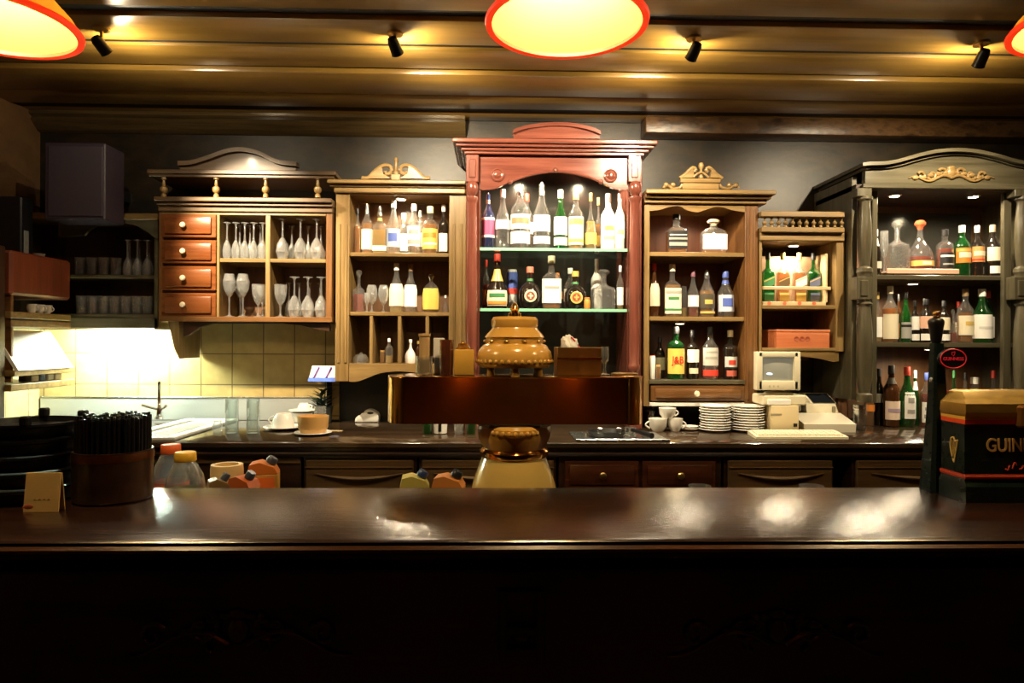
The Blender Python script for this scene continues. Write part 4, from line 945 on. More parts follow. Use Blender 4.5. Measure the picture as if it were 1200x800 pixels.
bottle(707, 26, 314, 361.5, z, 3.75, 'decanter', 'cut', 'large square cut-glass decanter with glass stopper ' + T, None, 0, stopper=GCLR, name='decanter', cat='decanter')
bottle(699, 13, 301, 361.5, z, 3.86, 'std', (.78, .74, .7), 'tall white bottle behind the cut decanter ' + T, None, 0, WH, None)
bottle(726.5, 8, 310, 361.5, z, 3.72, 'std', 'clear', 'slim bottle beside the far column ' + T, 'gold', .4, WH, WH, (.1, .5))
# brown cabinet
T = 'on the brown cabinet top shelf'
z = zc(818, 295.5, 3.63)
bottle(792.5, 23, 249, 295.5, z, 3.72, 'square', 'clear', 'square amber whiskey bottle with black label ' + T, 'amb', .55, BK, BK, (.12, .56), half=1.0, bands=((.15, .35, GY, .7), (.5, .62, GY, .8), (.75, .8, WH, .6)))
bottle(836, 29, 254, 295.5, z, 3.72, 'wide', 'cut', 'wide clear whiskey bottle with white label ' + T, 'amb', .16, stopper=PORC, lab=WH, lz=(.12, .55), half=1.15)
T = 'on the brown cabinet middle shelf'
z = zc(818, 371, 3.63)
bottle(766.5, 13, 308, 371, z, 3.72, 'slope', 'brown', 'dark bottle with tall cream oval label and red cap ' + T, None, 0, RD, CR, (.20, .62), half=1.0)
bottle(787.5, 19, 309, 371, z, 3.71, 'square', 'clear', 'whisky bottle with large cream label ' + T, 'amb', .6, CR, CR, (.06, .54), half=1.35, bands=((.8, .9, GY, .6), (.55, .66, GN, .18), (.12, .2, GN, 1)))
bottle(801.5, 8, 333, 371, z, 3.78, 'jar', 'clear', 'small ribbed glass jar behind the cream label ' + T, 'gold', .3, None, name='jar', cat='jar')
bottle(812, 13, 316, 371, z, 3.72, 'slope', 'clear', 'clear bottle with red liquid and violet cap ' + T, 'red', .2, (.2, .08, .12), WH, (.22, .46))
bottle(828, 18, 315, 371, z, 3.72, 'slope', 'clear', 'brandy bottle with dark label and steel pourer ' + T, 'amb', .55, None, (.06, .05, .03), (.18, .48), pourer=True, bands=((.3, .6, GD, .4), (-.35, -.2, GD, .9)))
bottle(850, 19, 317, 371, z, 3.72, 'slope', 'clear', 'clear bottle with blue cap and silver-blue label ' + T, None, 0, BL_, (.55, .6, .72), (.12, .48), foil=(BL_, .7), bands=((.3, .8, BL_, .5),))
T = 'on the brown cabinet lowest board'
z = zc(818, 445, 3.614)
bottle(773, 12, 397, 445, z, 3.79, 'std', 'dark', 'dark bottle in the shade by the left stile ' + T, None, 0, BK, (.2, .18, .1), (.2, .5))
bottle(791.5, 20, 384, 445, z, 3.71, 'port', 'green', 'green whisky bottle with yellow label and red letters ' + T, None, 0, BK, YE, (.10, .58), half=1.25, extra=word('J&B', .055, .36, (.60, .03, .02), .8))
bottle(811.5, 14, 388, 445, z, 3.72, 'port', 'dark', 'dark bottle with white square label ' + T, None, 0, BK, WH, (.34, .60), half=1.2, extra=lambda o, R, H, x, Y, zs, sy: shell(SH['port'][0], R, H, 1, 2, .11, .22, .8).build('lower_label', pm(CR), o, at_world=False))
bottle(832, 18, 384, 445, z, 3.71, 'std', 'clear', 'gin bottle with red neck ring and silver label ' + T, 'red', .12, BK, (.55, .52, .46), (.26, .60), half=1.3, bands=((.7, .8, GY, .6), (.35, .5, GY, .7)), foil=(RD, .79), extra=lambda o, R, H, x, Y, zs, sy: shell(SH['std'][0], R, H, 1, 2, .06, .18, 1.3).build('lower_label', pm(RD), o, at_world=False))
bottle(855.5, 16, 388, 445, z, 3.71, 'port', 'dark', 'black bottle with white and red emblem label, cream cap ' + T, None, 0, CR, SV, (.22, .46), half=1.1, bands=((.3, .7, RD, .45), (.0, .12, BK, 1)), extra=lambda o, R, H, x, Y, zs, sy: shell(SH['port'][0], R, H, 1, 2, .06, .18, .8).build('lower_label', pm((.5, .12, .08)), o, at_world=False))
bottle(764.5, 6.5, 417, 445, z, 3.645, 'can', WH, 'white canister with red lid at the front edge of the brown cabinet', None, 0, RD, name='canister', cat='canister')
bottle(771.3, 6, 428, 445, z, 3.645, 'jar', 'clear', 'tiny amber vial beside the white red-lidded canister', 'amb', .8, (.5, .3, .1), name='vial', cat='bottle')
# small cabinet
z = zc(935, 357.5, 3.626)
st = thing('display_stand', 'pale wooden display stand holding four square whisky bottles', 'stand', (at(935, 357, 3.73).x, 3.73, z))
PALE = wood('pale_wood', (.5, .38, .2), (.66, .52, .30), .4)
MB().rb(893.5, 968, 353.5, 357.85, 3.66, 3.81, .002).build('base_plank', PALE, st)
MB().rb(893.5, 974, 335.5, 339.5, 3.66, 3.675, .002).build('front_rail', PALE, st)
MB().rx(893.5, 967, 297, 354, 3.675, 3.806, 3.815, .002).build('back_board', plain('pinkish_board', (.55, .36, .22), .5), st)
MB().rb(967.5, 970, 297, 354, 3.675, 3.805, .002).build('side_board', PALE, st)
for p in (901.5, 919.5, 937, 954):
    q = at(p, 355.3, 3.659); MB().lathe((q.x, 3.6605, q.z), [(.0105, 0), (.0105, .002), (.001, .0025)], 14, axis='y').build('red_seal', pm((.6, .14, .06)), st)
zs = zc(935, 353.5, 3.66)
for p, c, lc, d in ((899.5, 'green', GN, 'green-labelled square whisky bottle beside the brown cabinet, on the display stand'), (917, 'clear', (.12, .08, .03), 'square amber whisky bottle with black-gold slanted label on the display stand'), (936.5, 'clear', WH, 'pale square whisky bottle with white label on the display stand'), (953, 'green', (.1, .12, .22), 'blue-grey labelled square bottle at the open end of the display stand')):
    o = bottle(p, 14, 295, 353, zs, 3.74, 'square', c, d, 'amb' if c == 'clear' else None, .6, GD if c == 'clear' else BK, None)
    R = 14 * sc(p, 3.74) / 2; H = (353 - 295) * sc(p, 3.74); yf = -R * .75 - .0022
    mb = MB(); a = [(-R * .93, H * .26), (R * .93, H * .36), (R * .93, H * .54), (-R * .93, H * .44)]
    lb = mb.prism(a, yf, yf + .001).build('slanted_label', pm(lc), o, at_world=False)
    MB().prism([(-R * .93, H * .40), (R * .93, H * .50), (R * .93, H * .52), (-R * .93, H * .42)], yf - .0006, yf).build('label_print', pm(GD), lb, at_world=False)
    MB().box(-R * .8, R * .8, yf, yf + .001, H * .03, H * .19).build('lower_label', pm((.6, .42, .12) if c == 'clear' else lc), o, at_world=False)
zs = zc(935, 407.5, 3.624)
cb = thing('cigar_box', 'orange-red wooden box with faint stamp, on the small cabinet bottom board', 'box', (at(940, 407, 3.8).x, 3.8, zs))
ORW = wood('cedar', (.42, .12, .045), (.58, .19, .075), .4)
pf0, pf1 = at(910, 395, 3.64), at(972, 395, 3.64)
zt_ = at(940, 386, 3.64).z
MB().plan([(pf0.x, 3.64), (pf1.x, 3.64), (pf1.x - .01, 3.84), (pf0.x - .045, 3.84)], zs + .0006, zt_ - .012, .002).build('box_body', ORW, cb)
MB().plan([(pf0.x - .002, 3.637), (pf1.x + .002, 3.637), (pf1.x - .008, 3.842), (pf0.x - .048, 3.842)], zt_ - .0115, zt_, .002).build('lid', ORW, cb)
mb = MB(); q = at(940, 397, 3.639)
for f in (-1, 0, 1): mb.lathe((q.x + f * .03, 3.6395, q.z), [(.014, 0), (.014, .0008), (.010, .001), (.009, .0004)], 14, axis='y')
mb.build('stamp', pm((.3, .07, .03)), cb)
# olive grey cabinet
T = 'on the olive cabinet upper shelf'
z = zc(1119, 322.5, 3.58)
tr = thing('serving_tray', 'pinkish wooden tray under the decanters, ' + T, 'tray', (at(1085, 320, 3.7).x, 3.7, z))
mb = MB(); xa_, xb_ = at(1042, 318, 3.58).x, at(1116.5, 318, 3.655).x
mb.box(xa_, xb_, 3.608, 3.88, z + .012, z + .020, .003); mb.build('tray_board', plain('tray_wood', (.62, .40, .28), .4), tr)
MB().box(xa_, xb_, 3.60, 3.608, z + .008, z + .036, .003).build('front_rim', plain('tray_wood', (.62, .40, .28), .4), tr)
for q in (xa_ + .02, xb_ - .05): MB().box(q, q + .03, 3.62, 3.86, z + .0006, z + .012).build('foot', DARK, tr)
zt_ = z + .0205
bottle(1026, 12, 268, 322, z, 3.64, 'slope', 'dark', 'dark wine bottle with white neck foil behind the column, ' + T, None, 0, WH, (.5, .48, .4), (.15, .3), foil=(WH, .6))
bottle(1051, 22, 252, 314, zt_, 3.70, 'decanter', 'cut', 'cut-glass decanter with clear stopper and little amber left, ' + T, 'red', .08, stopper=GCLR, lab=None, name='decanter', cat='decanter', H=62 * sc(1051, 3.7))
bottle(1078, 29, 251, 314, zt_, 3.70, 'bell', 'clear', 'broad decanter half full of amber with red stopper, ' + T, 'red', .30, stopper=plain('red_glass_stopper', (.5, .12, .05), .15), name='decanter', cat='decanter', H=63 * sc(1078, 3.7), lab=GD, lz=(.12, .22), half=1.2, bands=((.2, .8, CR, .3),))
bottle(1107, 18, 263, 314, zt_, 3.66, 'port', 'clear', 'amber bottle with black label and cap on tray end, ' + T, 'red', .55, BK, BK, (.10, .45), half=1.1, bands=((.72, .85, WH, .9), (.2, .3, GY, .7)), H=50 * sc(1107, 3.7))
bottle(1127, 18, 261, 321, z, 3.66, 'std', 'green', 'green bottle with orange-gold label beside the tray, ' + T, None, 0, SV, OR, (.26, .55), bands=((.35, .7, CR, .7), (.75, .9, GD, .9)))
bottle(1144.8, 15, 262, 322, z, 3.66, 'std', 'dark', 'dark bottle with brown-orange label and silver cap, ' + T, None, 0, SV, (.6, .3, .1), (.28, .58), bands=((.4, .7, CR, .8), (.1, .2, RD, 1)))
bottle(1163, 17, 261, 322, z, 3.66, 'std', 'dark', 'dark bottle with cream label and white strip below, ' + T, None, 0, (.35, .27, .18), CR, (.30, .56), extra=lambda o, R, H, x, Y, zs, sy: shell(SH['std'][0], R, H, 1, 2, .06, .2, .9).build('lower_label', pm(WH), o, at_world=False))
FL2 = proto('champagne_flute', wineglass(H=50 * sc(1034, 3.6), R=7.5 * sc(1034, 3.6), stem=.35, bowl='flute'))
put(FL2, 1036, 320, 3.68, zt_, 'tall champagne flute at the column end of the tray, olive cabinet upper shelf', 'glass', 'champagne flute')
T = 'on the olive cabinet middle shelf'
z = zc(1119, 401.5, 3.58); Yq = 3.65
bottle(1019.5, 7, 378, 401, z, 3.72, 'jar', 'clear', 'tiny amber jar behind the column, ' + T, 'amb', .8, GD, name='jar', cat='jar')
bottle(1028, 10, 342, 401, z, 3.66, 'slope', 'clear', 'slim bottle with white label and gold cap, ' + T, 'gold', .4, GD, WH, (.1, .50))
bottle(1042.9, 17, 335, 401, z, Yq, 'std', 'clear', 'whisky bottle with big cream label and gold neck, ' + T, 'amb', .6, CR, CR, (.06, .50), half=1.45, foil=(GD, .8))
bottle(1051.5, 11, 345, 401, z, 3.76, 'std', 'brown', 'brown bottle behind the big cream label, ' + T, None, 0, BK, OR, (.1, .4))
bottle(1061, 12, 342, 401, z, Yq, 'slope', 'green', 'dark green bottle with grey label, ' + T, None, 0, BK, GY, (.08, .40), bands=((.7, .85, BK, 1),))
bottle(1072, 9, 352, 401, z, 3.65, 'std', 'dark', 'dark bottle with two white labels beside the green one, ' + T, None, 0, BK, WH, (.30, .62), bands=(), extra=lambda o, R, H, x, Y, zs, sy: shell(SH['std'][0], R, H, 1, 2, .05, .2, 1.2).build('lower_label', pm(WH), o, at_world=False))
bottle(1085, 16, 350, 401, z, Yq, 'std', 'dark', 'dark bottle with peach-coloured label, ' + T, None, 0, BK, PK, (.32, .60), half=1.35, extra=lambda o, R, H, x, Y, zs, sy: shell(SH['std'][0], R, H, 1, 2, .05, .2, 1.2).build('lower_label', pm(WH), o, at_world=False))
bottle(1106, 12, 352, 401, z, Yq, 'std', 'dark', 'dark bottle with cream label beside the tap handle, ' + T, None, 0, BK, CR, (.3, .6), extra=lambda o, R, H, x, Y, zs, sy: shell(SH['std'][0], R, H, 1, 2, .05, .2, 1.2).build('lower_label', pm(WH), o, at_world=False))
bottle(1116.7, 7, 362, 401, z, 3.65, 'decanter', 'cut', 'small cut-glass bottle, ' + T, 'red', .3, stopper=GCLR)
bottle(1124, 12, 353, 401, z, 3.75, 'port', 'clear', 'red-capped bottle behind the two largest labels, ' + T, 'amb', .5, RD, CR, (.1, .5))
bottle(1131, 17, 338, 401, z, Yq, 'std', 'clear', 'whisky bottle with cream label over amber liquid, ' + T, 'amb', .55, (.3, .2, .1), CR, (.14, .50), half=1.4, bands=((.5, .7, GD, .4),))
bottle(1150.5, 21, 338, 401, z, Yq, 'slope', 'green', 'green bottle with large white label and white cap, ' + T, None, 0, WH, WH, (.08, .52), half=1.45, bands=((.4, .5, (.6, .6, .55), .6),))
bottle(1158, 12, 340, 401, z, 3.76, 'std', 'green', 'green red-capped bottle behind the large white label, ' + T, None, 0, RD, WH, (.1, .5))
T = 'on the counter below the olive cabinet'
Yq = 3.78
def cb_(px, w, top, Y, *a, **k):
    bz = CZ; py = at(px, 500, Y); k2 = sc(px, Y)
    H = at(px, top, Y).z - CZ
    return bottle(px, w, top, 500, CZ, Y, *a, H=H, **k)
cb_(1018.5, 11, 429, 3.76, 'slope', 'clear', 'slim gold-brown bottle by the steel beaker, ' + T, 'amb', .4, CR, OR, (.25, .36))
cb_(1030, 12, 432, 3.82, 'std', 'dark', 'dark bottle with small white label, ' + T, None, 0, BK, WH, (.4, .56))
cb_(1044.3, 18, 428, 3.74, 'std', 'brown', 'brown bottle with pale pink square label, ' + T, None, 0, BK, (.78, .62, .5), (.12, .42), bands=((.4, .6, (.4, .3, .4), .7),), foil=((.15, .14, .12), .7))
cb_(1062.7, 18, 430, 3.74, 'slope', 'green', 'green bottle with tall white label and red cap, ' + T, None, 0, RD, WH, (.14, .58), half=.8, bands=((.2, .35, GY, .6), (.6, .8, GY, .5)))
cb_(1072, 10, 434, 3.80, 'slope', 'green', 'green bottle with white neck label, ' + T, None, 0, WH, WH, (.64, .8), half=1.4)
cb_(1085.5, 13, 437, 3.74, 'std', 'clear', 'blue-capped bottle with white printed label, ' + T, 'red', .62, BL_, WH, (.08, .46), bands=((.2, .4, GY, .7), (.6, .75, GY, .6)))
cb_(1106, 9, 436, 3.78, 'std', 'clear', 'red-gold bottle just behind the tap handle, ' + T, 'red', .6, CR, RD, (.5, .66))
cb_(1117.5, 8, 434, 3.80, 'slope', 'green', 'slim green bottle behind the beer dispenser, ' + T, None, 0, GN, CR, (.5, .66))
cb_(1131, 9, 437, 3.80, 'std', 'clear', 'slim amber bottle behind the beer dispenser, ' + T, 'amb', .6, BK, OR, (.5, .66))
cb_(1142, 10, 442, 3.82, 'jar', 'clear', 'short jar with white cap behind the gold lid, ' + T, 'gold', .6, WH, name='jar', cat='jar')
cb_(1164, 13, 434, 3.78, 'square', 'clear', 'red liqueur bottle behind the gold lid, ' + T, 'red', .65, RD, RD, (.3, .6))
cb_(1192, 10, 422, 3.62, 'slope', 'clear', 'clear bottle with steel pourer before the far column, below the olive cabinet', None, 0, None, WH, (.58, .72), pourer=True)
# ---------------------------------------------------------------- ceramic beer tower with brass cross-bar
YT = 2.375
tw = thing('beer_tower', 'amber ceramic beer tower with domed top and wide polished brass crossbar', 'beer tower', (at(603, 500, YT).x, YT, SZ))
cx = 603
prof = [(53, 632), (53, 600), (50, 572), (46, 556), (41, 543), (37.5, 534.5)]
bz = at(cx, 632, YT).z
k2 = sc(cx, YT)
mb = MB(); b = at(cx, 400, YT)
def L(prof, seg=40, m=CERAM, name='body', par=None, cap=True):
    pr = [(h * k2, at(cx, q, YT).z) for h, q in prof]
    pr.sort(key=lambda t: 0)
    mb = MB().lathe((b.x, YT, 0), pr, seg, cap0=cap, cap1=cap); return mb.build(name, m, par or tw)
pr = [(h * k2, at(cx, q, YT).z) for h, q in prof]
MB().lathe((b.x, YT, 0), [(53 * k2, SZ + .0006), (55 * k2, SZ + .02)] + [p for p in pr if p[1] > SZ + .03], 40).build('ceramic_base', plain('base_glaze', (.62, .42, .12), .16, 0, .6), tw)
L([(37, 534.5), (40, 531), (40.5, 527), (38, 524), (36, 523)], name='collar_ring', m=BRASS)
L([(36, 524), (42, 512), (43.5, 503), (43, 497.2)], name='lower_bowl')
mb = MB(); r0 = 31.5 * k2
pr = [(h * k2, at(cx, q, YT - .09).z) for h, q in [(28, 512), (32, 508), (32, 503), (29, 499.5), (20, 499)]]
mb.lathe((b.x, YT - .045, 0), pr, 36)
for i in range(28):
    a = 2 * PI * i / 28; mb.ball((b.x + 31.5 * k2 * math.cos(a), YT - .045 + 31.5 * k2 * math.sin(a), (pr[1][1] + pr[2][1]) / 2 - .004), .0085, 1, 1, 1.1, 8, 6)
mb.build('dimpled_ring', CERAM, tw)
# crossbar
x0, x1 = at(449, 470, 2.26).x, at(757, 470, 2.26).x
zt_, zb_ = at(603, 441.5, 2.27).z, at(603, 496.5, 2.27).z
rE = .075
def stad(xa, xb, y0, y1, r, bulge=0):
    pts = []
    yc_ = (y0 + y1) / 2
    for k in range(17):
        a = PI / 2 + PI * k / 16; pts.append((xa + r + r * math.cos(a), yc_ + (y1 - y0) / 2 * math.sin(a)))
    for k in range(17):
        a = -PI / 2 + PI * k / 16; pts.append((xb - r + r * math.cos(a), yc_ + (y1 - y0) / 2 * math.sin(a)))
    return pts
MB().plan(stad(x0, x1, YT - .115, YT + .115, .07), zb_, zt_, .006).build('crossbar', BRASS, tw)
xs_ = at(725, 470, 2.26).x
MB().plan(stad(xs_, x1 + .004, YT - .120, YT + .120, .05), zb_ - .002, zt_ + .003, .006).build('end_cover', BRASS, tw)
mb = MB(); m2 = BRASSD
MB().lathe((x1 - .050, YT, zt_ + .003), [(.047, 0), (.047, .006), (.040, .008), (0.001, .008)], 24).build('end_cap', BRASSD, tw)
# lantern on top
for i in range(6):
    a = 2 * PI * (i + .5) / 6; c = (b.x + 32 * k2 * math.cos(a), YT + 32 * k2 * math.sin(a), 0)
    MB().lathe(c, [(5 * k2, zt_), (4.2 * k2, zt_ + .012), (4.2 * k2, at(cx, 431, YT).z), (5 * k2, at(cx, 429, YT).z)], 12).build('post', CERAM, tw)
mb = MB(); pr = [(h * k2, at(cx, q, YT).z) for h, q in [(30, 430.5), (40, 430), (43.5, 426), (44.5, 420), (43, 412), (37, 404), (33.5, 402.5), (33.5, 396), (35, 395), (33, 392), (27.5, 386), (26.5, 384), (27.5, 381), (27.5, 375), (25, 371.5), (8, 371)]]
mb.lathe((b.x, YT, 0), pr, 44)
for i in range(36):
    a = 2 * PI * i / 36; mb.ball((b.x + 43.5 * k2 * math.cos(a), YT + 43.5 * k2 * math.sin(a), at(cx, 423, YT).z), .0075, 1, 1, 1.1, 8, 6)
mb.build('domed_lantern', CERAM, tw)
for i in range(10):
    a = 2 * PI * i / 10; c = (b.x + 33.6 * k2 * math.cos(a), YT + 33.6 * k2 * math.sin(a), at(cx, 399.5, YT).z)
    MB().ball(c, .010, 1, 1, .55, 10, 6).build('band_stud', BRASSD, tw)
L([(8, 371), (7.5, 367), (4, 365), (5.5, 362), (4.2, 359), (3.2, 357), (1.6, 355), (.2, 354.5)], 18, BRASS, 'finial')
# things on the crossbar
def onbar(px): return at(px, 440, YT).x
zb1 = zt_ + .001
def dz(a, b_): return (b_ - a) * k2
def thingat(name, label, cat, x, y, z, group=None): return thing(name, label, cat, (x, y, z), group)
x = onbar(498)
o = thingat('cork_jar', 'clear glass jar with tall tan cork cylinder on the brass crossbar end', 'jar', x, YT - .02, zb1)
MB().lathe((x, YT - .02, zb1), [(.026, 0), (.029, .004), (.029, dz(418, 440)), (.027, dz(418, 440)), (.026, .008), (.001, .006)], 20).build('glass_body', GCLR, o)
MB().lathe((x, YT - .02, zb1), [(.018, .009), (.018, dz(396, 440)), (.021, dz(395, 440)), (.021, dz(392.5, 440)), (.001, dz(392, 440))], 18).build('cork_roll', plain('tan_cork', (.55, .34, .14), .7), o)
x = onbar(513)
o = thingat('napkin_holder', 'white paper block in a dark holder behind the cork jar on the crossbar', 'napkin holder', x, YT + .05, zb1)
MB().box(x - .016, x + .016, YT + .035, YT + .065, zb1, zb1 + dz(421, 440), .003).build('holder', plain('slate', (.10, .12, .13), .4), o)
MB().box(x - .019, x + .019, YT + .038, YT + .062, zb1 + dz(421, 440) + .0005, zb1 + dz(397, 440), .002).build('paper', WHITE, o)
x = onbar(523.7)
o = thingat('brown_glass', 'brown glass tumbler between white paper block and amber jar', 'glass', x, YT - .02, zb1)
MB().lathe((x, YT - .02, zb1), [(.021, 0), (.022, .004), (.0245, dz(399, 440)), (.023, dz(399, 440)), (.021, .008), (.001, .006)], 20).build('tumbler_body', glass('smoky_brown', (.55, .28, .16), .25, (.4, .16, .08)), o)
x = onbar(544.5)
o = thingat('honey_jar', 'square jar of amber honey on the brass crossbar beside the lantern', 'jar', x, YT - .02, zb1)
MB().box(x - .035, x + .035, YT - .05, YT + .015, zb1, zb1 + dz(410, 440), .006, 2).build('jar_body', plain('honey', (.72, .40, .07), .2, 0, .4), o)
MB().lathe((x - .004, YT - .02, zb1 + dz(410, 440)), [(.025, 0), (.026, .004), (.020, .012), (.020, .02), (.001, .022)], 18).build('lid', glass('amber_lid', (.8, .5, .2), .3, (.7, .4, .1)), o)
MB().ball((x - .006, YT - .02, zb1 + dz(404, 440)), .010).build('lid_knob', BRASS, o)
xa_, xb_ = onbar(651), onbar(701)
o = thingat('brass_caddy', 'open rectangular brass caddy on the crossbar beside the ceramic lantern', 'caddy', (xa_ + xb_) / 2, YT, zb1)
h = dz(407, 440)
mb = MB().box(xa_, xb_, YT - .07, YT - .066, zb1, zb1 + h, .001); mb.box(xa_, xb_, YT + .066, YT + .07, zb1, zb1 + h, .001); mb.box(xa_, xa_ + .004, YT - .066, YT + .066, zb1, zb1 + h, .001); mb.box(xb_ - .004, xb_, YT - .066, YT + .066, zb1, zb1 + h, .001); mb.box(xa_, xb_, YT - .07, YT + .07, zb1, zb1 + .004)
mb.build('caddy_body', BRASSD, o)
MB().box(xa_ - .001, xb_ + .001, YT - .0725, YT - .0695, zb1 + dz(421, 440), zb1 + dz(418.5, 440), .0005).build('band', BRASS, o)
zc_ = zb1 + .0045
o = thingat('sugar_bag', 'crumpled white paper bag with red print behind the brass caddy', 'bag', onbar(657), YT + .015, zc_)
mb = MB(); bmesh.ops.create_icosphere(mb.bm, subdivisions=4, radius=1)
rnd = random.Random(3)
from mathutils import noise
for v in mb.bm.verts:
    q = v.co.copy(); n_ = 1 + .22 * noise.noise(q * 2.2) + .12 * noise.noise(q * 5)
    v.co = Vector((onbar(669) + q.x * .034 * n_, YT + q.y * .040 * n_, zc_ + .064 + q.z * .0625 * min(n_, 1.2) + .03 * max(0, -q.x) * (q.z > 0)))
zmin = min(v.co.z for v in mb.bm.verts)
for v in mb.bm.verts: v.co.z += zc_ + .0005 - zmin
mb.build('bag_body', plain('bag_paper', (.85, .83, .78), .6), o)
mb = MB().tube([(onbar(668) + .034 * t, YT - .022 - .0 * t, zc_ + .128 - .030 * t * t - .02 * t) for t in [i / 8 for i in range(9)]], .003); mb.build('red_print', pm((.7, .06, .05)), o)
WGL = proto('wine_glass', wineglass(H=dz(400.5, 434), R=8 * k2, stem=.38, bowl='flute'), GCLR)
put(WGL, 708.4, 435, YT + .02, zt_ + .0012, 'clear stemmed glass standing on the brass crossbar beside the caddy', 'glass', 'glass on the crossbar')

# ---------------------------------------------------------------- beer dispenser and tap on the bar
DG = plain('dark_green_enamel', (.003, .009, .007), .28, coat=.25)
yF = on(1150, 588, BZ).y
dp = thing('beer_dispenser', 'dark green beer dispenser with gold lid, red stripe and harp emblem', 'beer dispenser', (at(1160, 588, yF + .1).x, yF + .1, BZ))
xc = at(1130, 588, yF).x; xl2 = at(1107, 500, yF + .09).x; xR = xc + .42
zT = at(1130, 488, yF).z
def foot(e, e2=0): return [(xc + .0 - e * .3, yF - e), (xR, yF - e), (xR, yF + .105), (xl2 - e * .6, yF + .105), (xl2 - e, yF + .085 - e * .4)]
def loft(levels, name, m):
    mb = MB(); mb.rings([[Vector((x, y, z)) for x, y in pts] for pts, z in levels]); return mb.build(name, m, dp, 25)
loft([(foot(.012), BZ + .0006), (foot(.012), BZ + .045), (foot(.0), BZ + .065)], 'plinth', DG)
loft([(foot(.006), BZ + .066), (foot(.008), BZ + .072), (foot(.006), BZ + .078)], 'red_trim', pm((.45, .05, .02), .3))
loft([(foot(0), BZ + .079), (foot(-.001), zT - .022)], 'body', DG)
loft([(foot(.002), zT - .0215), (foot(.002), zT - .009)], 'red_stripe', pm((.80, .07, .015), .3))
loft([(foot(.003), zT - .0085), (foot(.003), zT)], 'gold_stripe', pm((.8, .45, .06), .3))
def tap_(e, f): return [(xc + f * .03 - e * .3, yF - e + f * .05), (xR, yF - e + f * .05), (xR, yF + .105), (xl2 - e * .6 + f * .02, yF + .105), (xl2 - e + f * .02, yF + .085 - e * .4 + f * .02)]
zt1 = at(1130, 473, yF).z; zt2 = at(1140, 459, yF + .06).z
loft([(foot(.004), zT + .0005), (foot(.008), zT + .012), (tap_(.008, .1), zt1), (tap_(.004, .6), zt1 + .012), (tap_(0, 1.2), zt2), (tap_(-.02, 2), zt2 + .004)], 'gold_lid', plain('gold_metal', (.82, .52, .12), .36, 1))
MB().box(at(1190, 480, yF).x, at(1230, 480, yF).x, yF - .014, yF + .02, zT - .03, zt1 - .004, .006).build('lid_clip', plain('brown_clip', (.2, .08, .02), .3), dp)
lettering('lettering', 'GUINNESS', .054, (at(1196, 521, yF).x, yF - .001, at(1190, 522, yF).z), pm((.62, .36, .12), .35), dp, .001, sx=.80)
q = at(1200, 549, yF)
mb = MB()
for j in range(7):
    xx = q.x - .055 + j * .02
    mb.tube([(xx + .012 * t, yF - .002, q.z + (.012 if j % 3 else .022) * math.sin(PI * t) * (1 if j % 2 else -.4) + .010 * t) for t in [i / 6 for i in range(7)]], .0022, 6)
mb.build('red_script', pm((.5, .04, .02)), dp)
# harp on the slanted face
n_ = Vector((-(yF + .085 - yF), xl2 - xc, 0)); n_ = Vector((yF - (yF + .085), (xl2 - xc) * 1.0, 0)); d_ = Vector((xc - xl2, -.085, 0)).normalized(); nn = Vector((d_.y, -d_.x, 0))
ctr_ = Vector(((xc + xl2) / 2, yF + .0425, at(1117, 527, yF + .04).z)) + nn * .0015
mb = MB()
def hp(u, v): return tuple(ctr_ + d_ * u + Vector((0, 0, v)))
mb.tube([hp(*p) for p in curve([(-.014, .032), (-.004, .036), (.004, .026), (.015, .030)], 5)], .0028, 6)
mb.tube([hp(*p) for p in curve([(-.014, .032), (-.017, .01), (-.010, -.016), (.0, -.036)], 5)], .0032, 6)
mb.tube([hp(*p) for p in [(.015, .030), (.0, -.036)]], .0024, 6)
for j in range(4): mb.tube([hp(-.010 + j * .006, .028 - j * .001), hp(-.007 + j * .003, -.008 - j * .006)], .0009, 5)
mb.build('harp_emblem', pm((.62, .42, .12), .3), dp)
# tap tower
yt2 = 2.054
tp2 = thing('beer_tap', 'slim black beer tap tower with tall handle and red oval badge', 'beer tap', (at(1096, 575, yt2).x, yt2, BZ))
zz0 = BZ + .0006
kk = sc(1096, yt2)
lv = [(1083, 1112, 575), (1087, 1109, 520), (1090, 1107, 470), (1091, 1105, 432), (1092, 1104, 402)]
mb = MB(); rr = []
for i, (a, b_, q) in enumerate(lv):
    z_ = zz0 if i == 0 else at(1096, q, yt2).z; w = (b_ - a) / 2 * kk; c = at((a + b_) / 2, q, yt2).x; e = min(.040, w)
    rr.append([Vector((c + sx * w, yt2 + sy * e, z_)) for sx, sy in ((-1, -.7), (-.7, -1), (.7, -1), (1, -.7), (1, .7), (.7, 1), (-.7, 1), (-1, .7))])
mb.rings(rr).build('tower', DG, tp2)
MB().lpx(1097, yt2, [(6.5, 448), (7, 447), (7, 443), (6.5, 442)], 16).build('steel_ring', STEEL, tp2)
MB().lpx(1097, yt2, [(4.5, 402), (5.5, 400), (6, 396), (7.5, 385), (8.6, 379), (8.6, 376), (7, 373.5), (3.5, 372)], 20).build('handle', BLACK, tp2)
MB().lpx(1097.5, yt2, [(3.5, 372), (4, 371), (3.2, 369.5), (4.4, 367.5), (4, 365.5), (2, 364.5)], 16).build('handle_top', BRASS, tp2)
q = at(1114, 420, yt2 - .03)
ob = MB().lathe((q.x, q.y, q.z), [(16 * kk, 0), (16.5 * kk, .006), (15.5 * kk, .012), (.001, .012)], 36, 2, .72, axis='y').build('badge', BLACK, tp2)
MB().tube([(q.x + 15 * kk * math.cos(t), q.y - .0125, q.z + 10.8 * kk * math.sin(t)) for t in [2 * PI * i / 40 for i in range(41)]], .0016, 6).build('badge_ring', emit('red_badge_light', (.5, .01, .02), .35), ob)
